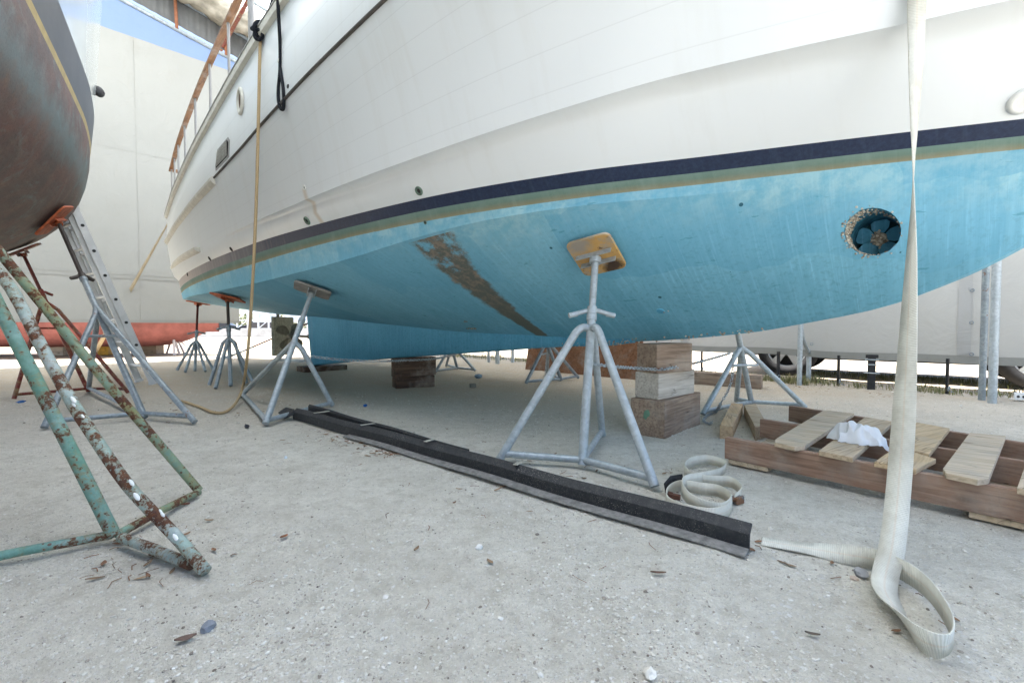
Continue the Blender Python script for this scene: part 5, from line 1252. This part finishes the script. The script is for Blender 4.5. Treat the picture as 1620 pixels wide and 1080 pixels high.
mcor = mcor.bsdf(mcor.mix(mcor.noise(4, 6, .7), (.075, .08, .085), (.17, .17, .165)), .7, .2, .3, wv.outputs['Fac'], .4, .02)
cloth_grid(lambda a, b: gpt(-4.1 + 14 * a, .13 + .55 * b, .04 + .008 * math.sin(a * 420)), 260, 2, mcor, 'grey_sheet', gf)
def roll(a, b):
    w_ = -3.8 + 13 * a; an = 2 * math.pi * b; r_ = .28 + .15 * mnoise.noise(V((w_ * 1.8, math.cos(an) * 1.6, math.sin(an) * 1.6))) + .09 * mnoise.noise(V((w_ * 6, math.cos(an) * 3, math.sin(an) * 3)))
    return gpt(w_, .82 + .08 * mnoise.noise(V((w_ * .9, 1, 2))) + r_ * math.sin(an) * .8, -.28 + r_ * math.cos(an))
cloth_grid(roll, 190, 22, m_simple('bunched tan cover', (.30, .275, .225), .9, 0, .35, 5, .4, .2), 'rolled_cover', gf)
# roof frame and sheet
rf = thing('shed_roof', 'translucent white shed roof on rust-red purlins and grey truss pipes', 'roof', (0, 0, 0))
SR0, SR1 = -2.9, SE + .3
def rpt_(w, s, dz=0.0): return bw(s, w, zroof(w) + dz)
cloth_grid(lambda a, b: rpt_(-4.3 + 18.6 * a, SR0 + (SR1 - SR0) * b, .12 + .05 * math.sin(b * 30) * math.sin(a * math.pi)), 62, 60, MT_r, 'roof_sheet', rf)
for w_ in (-3.6, -1.7, .25, 2.2, 5.0, 7.8, 10.5, 13.4):
    mb = MB(); mb.tube([rpt_(w_, SR0, -.35), rpt_(w_, SE + .2, -.85 if w_ == .25 else -.3)], .038, 10); mb.build('purlin', M['redst'], rf)
for s_ in (9.2, 7.4, 3.2, -1.2, -2.8):
    mb = MB()
    for dz in (-.02, -.62): mb.tube([rpt_(-4.2, s_, dz), rpt_(5, s_, dz), rpt_(14.2, s_, dz)], .034, 10)
    mb.build('truss_pipe', M['galvd'], rf); mb = MB()
    for k in range(14):
        w_ = -4.0 + .9 * k; mb.tube([rpt_(w_, s_, -.02), rpt_(w_ + .45, s_, -.62), rpt_(w_ + .9, s_, -.02)], .017, 8)
    mb.build('truss_web', M['redst'], rf)
# ------------------------------------------------------------------ small things along the right-hand side
mst = m_simple('black painted steel', (.028, .028, .03), .55, .2, .4, 20)
for (u, v, vt, hw, lab) in ((1110.5, 589, 555, .020, 'short black ground stake just right of the near block stack'), (1231, 603, 556, .026, 'short dark ground stake in front of the car wheel\'s hub'), (1327, 610, 562, .023, 'short black ground stake between the paired posts and the tie-down bar'), (1499, 623, 567, .019, 'thin dark ground stake between the hanging strap and the post pair')):
    p = at_z(u, v); top = at_y(u, vt, p.y).z; st = thing('ground_stake', lab, 'stake', p, rg.uniform(0, 1), 'black stakes along the curtain')
    mb = MB(); mb.box((0, 0, top / 2 - .03), (hw * 1.8, .012, top + .06)); mb.box((0, .012, top / 2 - .03), (.012, hw, top + .06)); mb.build('angle_iron', mst, st, bevel=.002)
    mb = MB(); mb.ring((0, -.01, .06), (0, 1, .2), .024, .006); mb.tube([(0, -.03, .03), (.05, -.05, .012), (.08, -.03, .008)], .008, 8); mb.build('tie_ring', M['galvr'], st)
p = at_z(1378, 616); tb = thing('tie_down_post', 'wide black tie-down post with pale cross bars at the curtain foot', 'post', p, R(-35))
mb = MB(); mb.box((0, 0, .18), (.075, .05, .46)); mb.box((0, -.01, .40), (.12, .07, .04)); mb.build('shaft', mst, tb, bevel=.004)
for z, w_ in ((.36, .13), (.30, .11), (.20, .15)):
    mb = MB(); mb.tube([(-w_ / 2, -.035, z), (w_ / 2, -.035, z)], .007, 10); mb.build('cross_bar', M['galv'], tb)
p = at_z(1612, 635); br = thing('metal_bracket', 'white perforated metal bracket on the ground by the thick post', 'bracket', p, R(-20)); mb = MB()
mb.box((.03, 0, .055), (.14, .012, .075)); mb.box((.03, .04, .018), (.14, .08, .010)); mb.build('plate', M['white'], br, bevel=.003); mb = MB()
for k in range(3): mb.disc((-.01 + .042 * k, -.0062, .05), (0, -1, 0), .013, .002, 16)
mb.build('holes', M['dark'], br)
o = MB(); o.blob((0, 0, .03), .07, sub=3, jit=.12, sc=(1.2, .8, .45)); o = o.build('blue_rag', m_simple('blue grey cloth', (.20, .28, .36), .9, 0, .5, 25)); p = at_z(757, 598); o.location = p; tag(o, 'blue-grey rag lying under the keel beyond the block stacks', 'rag')
o = MB(); o.box((0, 0, .025), (.07, .06, .05)); o = o.build('wood_chunk', m_simple('grey wood', (.22, .2, .17), .9), bevel=.005); p = at_z(748, 613); o.location = p; o.rotation_euler = (0, 0, .4); tag(o, 'small grey wood chunk on the sand behind the middle block stack', 'wood chunk')
for (u, v, lab, col) in ((578, 643, 'bright blue plastic scrap right of the slanting stand\'s foot', (.03, .13, .42)), (33, 637, 'blue plastic scrap on the ground beside the dark red stand', (.03, .14, .40)), (391, 676, 'black plastic scrap on gravel near the slanting stand', (.02, .02, .03))):
    mb = MB(); mb.blob((0, 0, .012), .022, sub=2, jit=.3, sc=(1.5, .7, .55)); o = mb.build('plastic_scrap', m_simple('plastic scrap', col, .5), flat=True); o.location = at_z(u, v); tag(o, lab, 'scrap', 'plastic scraps')
# grass and weeds at the curtain foot
mgr = m_gravelbits('dry weeds', [(0, (.10, .14, .035)), (.35, (.20, .20, .07)), (.7, (.34, .28, .13)), (1, (.07, .10, .03))])
mb = MB(); rw = random.Random(5)
def tuft(c, n_, h, sp):
    for _ in range(n_):
        x, y = c.x + rw.gauss(0, sp), c.y + rw.gauss(0, sp); a = rw.uniform(0, 6.3); hh = h * rw.uniform(.4, 1.2); l_ = hh * rw.uniform(.2, .9); wd_ = rw.uniform(.002, .005)
        d = V((math.cos(a), math.sin(a), 0)); s_ = V((-d.y, d.x, 0)) * wd_; p0 = V((x, y, 0)); p1 = p0 + d * l_ * .35 + V((0, 0, hh * .7)); p2 = p0 + d * l_ + V((0, 0, hh))
        mb.add([p0 - s_, p0 + s_, p1 + s_ * .8, p1 - s_ * .8, p2], [(0, 1, 2, 3), (3, 2, 4)])
for i in range(150): tuft(bw(rw.uniform(-2.6, 1.6), -3.75 - abs(rw.gauss(0, .35)), 0), 16, .06, .05)
for i in range(90): tuft(bw(rw.uniform(-2.2, .3), rw.uniform(-5.9, -5.0), 0), 18, .05, .10)
for i in range(80): tuft(bw(rw.uniform(4.0, 8.0), -3.7 - abs(rw.gauss(0, .5)), 0), 16, .10, .08)
for i in range(26): tuft(bw(rw.uniform(-.2, .2), rw.uniform(-4.2, -3.6), 0), 20, .10, .04)
for i in range(20): tuft(V((rw.uniform(-9, 2), rw.uniform(12, 20), 0)), 25, .10, .15)
tag(mb.build('weeds', mgr), kind='stuff')
# ------------------------------------------------------------------ parked car behind the side curtain
cd = V((.77, -.64, 0)).normalized(); cy = V((-cd.y, cd.x, 0)); wpos = V((4.27, 7.04, 0)); car = thing('parked_car', 'silver car parked beyond the side curtain, only its wheels and sill showing', 'car', wpos + cy * .75 + cd * 1.3, math.atan2(cd.y, cd.x))
mpaint = m_simple('silver car paint', (.45, .46, .47), .25, .5, .03); mtyre = m_simple('tyre rubber', (.022, .022, .024), .85, 0, .2, 30); mrim = m_simple('alloy rim', (.66, .67, .68), .3, .7, .05); mglass = m_simple('dark glass', (.02, .025, .03), .08)
prof = [(-2.15, .42), (-2.2, .75), (-2.05, .98), (-1.2, 1.05), (-.55, 1.52), (.9, 1.58), (1.75, 1.12), (2.15, 1.0), (2.25, .7), (2.2, .40), (1.9, .30), (-1.9, .30)]
mb = MB(); n_ = len(prof); hws = [.80, .86, .86, .84, .64, .64, .82, .84, .84, .8, .8, .8]
vs = [(x, -h, z) for (x, z), h in zip(prof, hws)] + [(x, h, z) for (x, z), h in zip(prof, hws)]
fs = [tuple(range(n_)), tuple(range(2 * n_ - 1, n_ - 1, -1))] + [(i, n_ + i, n_ + (i + 1) % n_, (i + 1) % n_) for i in range(n_)]
mb.add(vs, fs); mb.build('body', mpaint, car, bevel=.05)
mb = MB(); mb.box((0, 0, .32), (3.3, 1.5, .10)); mb.build('underside', M['dark'], car)
for sg in (1, -1):
    mb = MB(); mb.prism([V((-1.0, sg * .845, 1.08)), V((1.45, sg * .835, 1.12)), V((.85, sg * .665, 1.5)), V((-.5, sg * .665, 1.46))], .01); mb.build('side_window', mglass, car)
for x in (-1.3, 1.3):
    for sg in (1, -1):
        RR = .41; mb = MB(); pr = [(-.12, .265), (-.125, .36), (-.10, .405), (-.05, RR), (.05, RR), (.10, .405), (.125, .36), (.12, .265)]; vs = []; fs = []; m = len(pr)
        for k in range(40):
            a = 2 * math.pi * k / 40
            for (o_, r_) in pr: vs.append((x + r_ * math.cos(a), sg * .75 + o_, RR + r_ * math.sin(a)))
        for k in range(40):
            for j in range(m): fs.append((k * m + j, ((k + 1) % 40) * m + j, ((k + 1) % 40) * m + (j + 1) % m, k * m + (j + 1) % m))
        mb.add(vs, fs, 0, True); ty = mb.build('wheel', mtyre, car)
        mb = MB(); mb.ring((x, sg * .83, RR), (0, 1, 0), .268, .022, 36)
        mb.disc((x, sg * .80, RR), (0, sg, 0), .06, .05, 20)
        for k in range(5):
            a = 2 * math.pi * k / 5 + .3; dv = V((math.cos(a), 0, math.sin(a))); sv = V((-dv.z, 0, dv.x)); c = V((x, sg * .835, RR))
            mb.prism([c + dv * .03 + sv * .035, c + dv * .265 + sv * .055, c + dv * .265 - sv * .055, c + dv * .03 - sv * .035], .03)
        mb.build('rim', mrim, ty); mb = MB(); mb.disc((x, sg * .70, RR), (0, sg, 0), .26, .02, 24); mb.build('brake_disc', M['dark'], ty)
# ------------------------------------------------------------------ beyond the end curtain
mred = m_simple('red antifouling', (.24, .085, .08), .8, 0, .3, 4); mb = MB()
rbt = thing('red_bottomed_boat', 'boat with a red bottom standing on blocks in the sun behind the end tarpaulin', 'boat', V((-12.2, 11.9, 0)), R(8))
def rsec(x):
    k = (x + 4.2) / 8.4; b = 1.25 * (1 - max(0, (k - .55) / .45) ** 2.2) + .02; zb = .24 + .6 * max(0, (k - .8) / .2) ** 2; return b, zb
rows = []; n_ = 40
for i in range(n_ + 1):
    x = -4.2 + 8.4 * i / n_; b, zb = rsec(x); rows.append([(x, -b, 1.05), (x, -b * .97, .62), (x, -b * .75, zb + .12), (x, -b * .3, zb), (x, b * .3, zb), (x, b * .75, zb + .12), (x, b * .97, .62), (x, b, 1.05)])
def loft(rows, closed_ends=True):
    mb = MB(); m = len(rows[0]); vs = [p for r_ in rows for p in r_]; fs = []
    for i in range(len(rows) - 1):
        for k in range(m - 1): fs.append((i * m + k, i * m + k + 1, (i + 1) * m + k + 1, (i + 1) * m + k)[::-1])
    fs.append(tuple(range(m))); fs.append(tuple((len(rows) - 1) * m + k for k in range(m))[::-1]); mb.add(vs, fs, 0, True); return mb
loft(rows).build('hull_bottom', mred, rbt)
rows2 = [[(r_[0][0], r_[0][1], 1.05), (r_[0][0] + .1, r_[0][1] * 1.08, 2.1), (r_[0][0] + .1, -r_[0][1] * 1.08, 2.1), (r_[0][0], -r_[0][1], 1.05)] for r_ in rows]
loft(rows2).build('topsides', M['white'], rbt)
def gblock(u, v, sx, sy, sz, lab, mat):
    p = at_z(u, v); o = MB(); o.box((0, 0, sz / 2), (sx, sy, sz)); ob = o.build('support_block', mat, bevel=.01); ob.location = p; ob.rotation_euler = (0, 0, .2); return tag(ob, lab, 'block', 'blocks under the red boat')
gblock(240, 560, .42, .4, .26, 'pale timber block under the red boat\'s near end', WD['g1']); gblock(168, 561, .28, .3, .24, 'yellow painted block under the red boat', m_simple('yellow paint', (.62, .36, .05), .6)); gblock(95, 562, .4, .4, .25, 'grey timber block under the middle of the red boat', WD['g2'])
mpale = m_simple('pale lilac grey paint', (.55, .54, .60), .6)
pp = V((-9.05, 12.0, .92)); q = at_z(284, 561)
jack_stand('pale grey jack stand propping the red boat\'s end', q, [at_z(264, 558), at_z(276, 562), at_z(292, 560), at_z(303, 556)], V((q.x - .1, q.y - .2, 1.02)), V((0, -.3, -1)).normalized(), 527, 518, mpale, mpale, M['orange'], mpale, 'jack stands under the red boat', rl=.032, rr=.022, handle=False, bars=False, gus=False)
# far storage rack, low wall, dark cars, hedge
rk = thing('boat_storage_rack', 'distant white steel storage rack with braced bays beyond the stern', 'rack', V((-17.5, 38, 0)), R(10))
mwst = m_simple('white rack steel', (.62, .68, .76), .6); mb = MB(); mb2_ = MB()
for i in range(15):
    for y in (0, 2.4):
        mb = MB(); mb.box((-5 + i * .8, y, 1.5), (.09, .09, 3.0)); mb.build('upright', mwst, rk)
mb = MB()
for z in (.6, 1.3, 2.0, 2.9):
    for y in (0, 2.4): mb.box((.6, y + .06, z), (11.4, .07, .09))
mb.build('beams', mwst, rk); mb = MB()
for i in range(0, 14, 2):
    for z in (.6, 1.3): mb.tube([(-5 + i * .8, -.06, z), (-4.2 + i * .8, -.06, z + .7)], .03, 6)
mb.build('braces', mwst, rk); mb = MB()
for i in range(4): mb.box((-3.6 + i * 2.6, 2.6, 1.75), (2.2, .05, 1.2))
mb.build('back_panels', m_simple('pale blue panels', (.50, .58, .70), .6), rk)
o = MB(); o.box((0, 0, .32), (26, .35, .64)); o = o.build('low_wall', m_simple('pale concrete', (.42, .44, .46), .9, 0, .2, 3)); o.location = (-19, 35, 0); o.rotation_euler = (0, 0, R(8)); tag(o, 'low pale concrete wall far beyond the stern', 'wall')
def far_car(x, y, rz, col, lab):
    t_ = thing('distant_car', lab, 'car', (x, y, 0), rz, 'cars far behind the stern'); m_ = m_simple('car paint', col, .3, .2, .05)
    a = MB(); a.prism([V((px_, -.85, pz)) for px_, pz in ((-2.1, .3), (-2.2, .8), (-1.3, .95), (-.6, 1.45), (.8, 1.45), (1.5, .95), (2.2, .85), (2.2, .3))], -1.7); a.build('body', m_, t_, bevel=.05); a = MB()
    for sx_ in (-1.35, 1.35):
        for sy_ in (-.8, .8): a.tube([(sx_, sy_ - .1, .33), (sx_, sy_ + .1, .33)], .33, 18)
    a.build('wheels', mtyre, t_)
far_car(-27.5, 42, R(15), (.03, .035, .045), 'dark car parked far behind the stern, nearer the red boat'); far_car(-23.2, 43, R(-10), (.05, .05, .06), 'charcoal car parked far behind the stern, nearer the rack')
mhed = m_gravelbits('hedge leaves', [(0, (.035, .07, .02)), (.5, (.06, .11, .03)), (1, (.10, .14, .05))]); mb = MB(); rh = random.Random(9)
for i in range(9000):
    x = rh.uniform(-75, 60); h = 2.6 + 1.6 * mnoise.noise(V((x * .12, 1, 1))); z = rh.uniform(.1, max(.6, h)); y = 62 + rh.gauss(0, 1.2); a = V((rh.uniform(-1, 1), rh.uniform(-1, 1), rh.uniform(-1, 1))).normalized(); b = a.cross(V((0, .3, 1))).normalized(); s_ = rh.uniform(.12, .3); c = V((x, y, z))
    mb.add([c - a * s_, c + b * s_ * .6, c + a * s_, c - b * s_ * .6], [(0, 1, 2, 3)])
tag(mb.build('hedge_row', mhed), kind='stuff')
# ------------------------------------------------------------------ light, sky, camera
sund = (AX * .14 + NX * .05 + V((0, 0, 1))).normalized()
sl = bpy.data.lights.new('sun', 'SUN'); sl.energy = 5.0; sl.angle = R(.5); sl.color = (1, .97, .92); so = bpy.data.objects.new('sun', sl); COL.objects.link(so); so.rotation_euler = sund.to_track_quat('Z', 'Y').to_euler()
w_ = bpy.data.worlds.new('World'); scn.world = w_; w_.use_nodes = True; nt = w_.node_tree
sky = nt.nodes.new('ShaderNodeTexSky'); sky.sky_type = 'NISHITA'; sky.sun_disc = False; sky.sun_elevation = math.asin(sund.z); sky.sun_rotation = math.atan2(sund.x, sund.y); sky.dust_density = 1.5
bg = nt.nodes['Background']; nt.links.new(sky.outputs[0], bg.inputs[0]); bg.inputs[1].default_value = .09
cam = bpy.data.cameras.new('camera'); co_ = bpy.data.objects.new('camera', cam); COL.objects.link(co_); co_.location = CAM; co_.rotation_euler = (math.pi / 2 - PIT, 0, 0)
cam.sensor_width = 36; cam.lens = 36 * F / 1620; cam.clip_end = 2000; cam.clip_start = .02; scn.camera = co_
scn.render.engine = 'CYCLES'; cy_ = scn.cycles; cy_.max_bounces = 10; cy_.diffuse_bounces = 6; cy_.glossy_bounces = 4; cy_.transmission_bounces = 6; cy_.use_denoising = True
cy_.sample_clamp_indirect = 6
vs_ = scn.view_settings; vs_.view_transform = 'Standard'; vs_.look = 'None'; vs_.gamma = 1; vs_.use_curve_mapping = False; vs_.exposure = 2.27
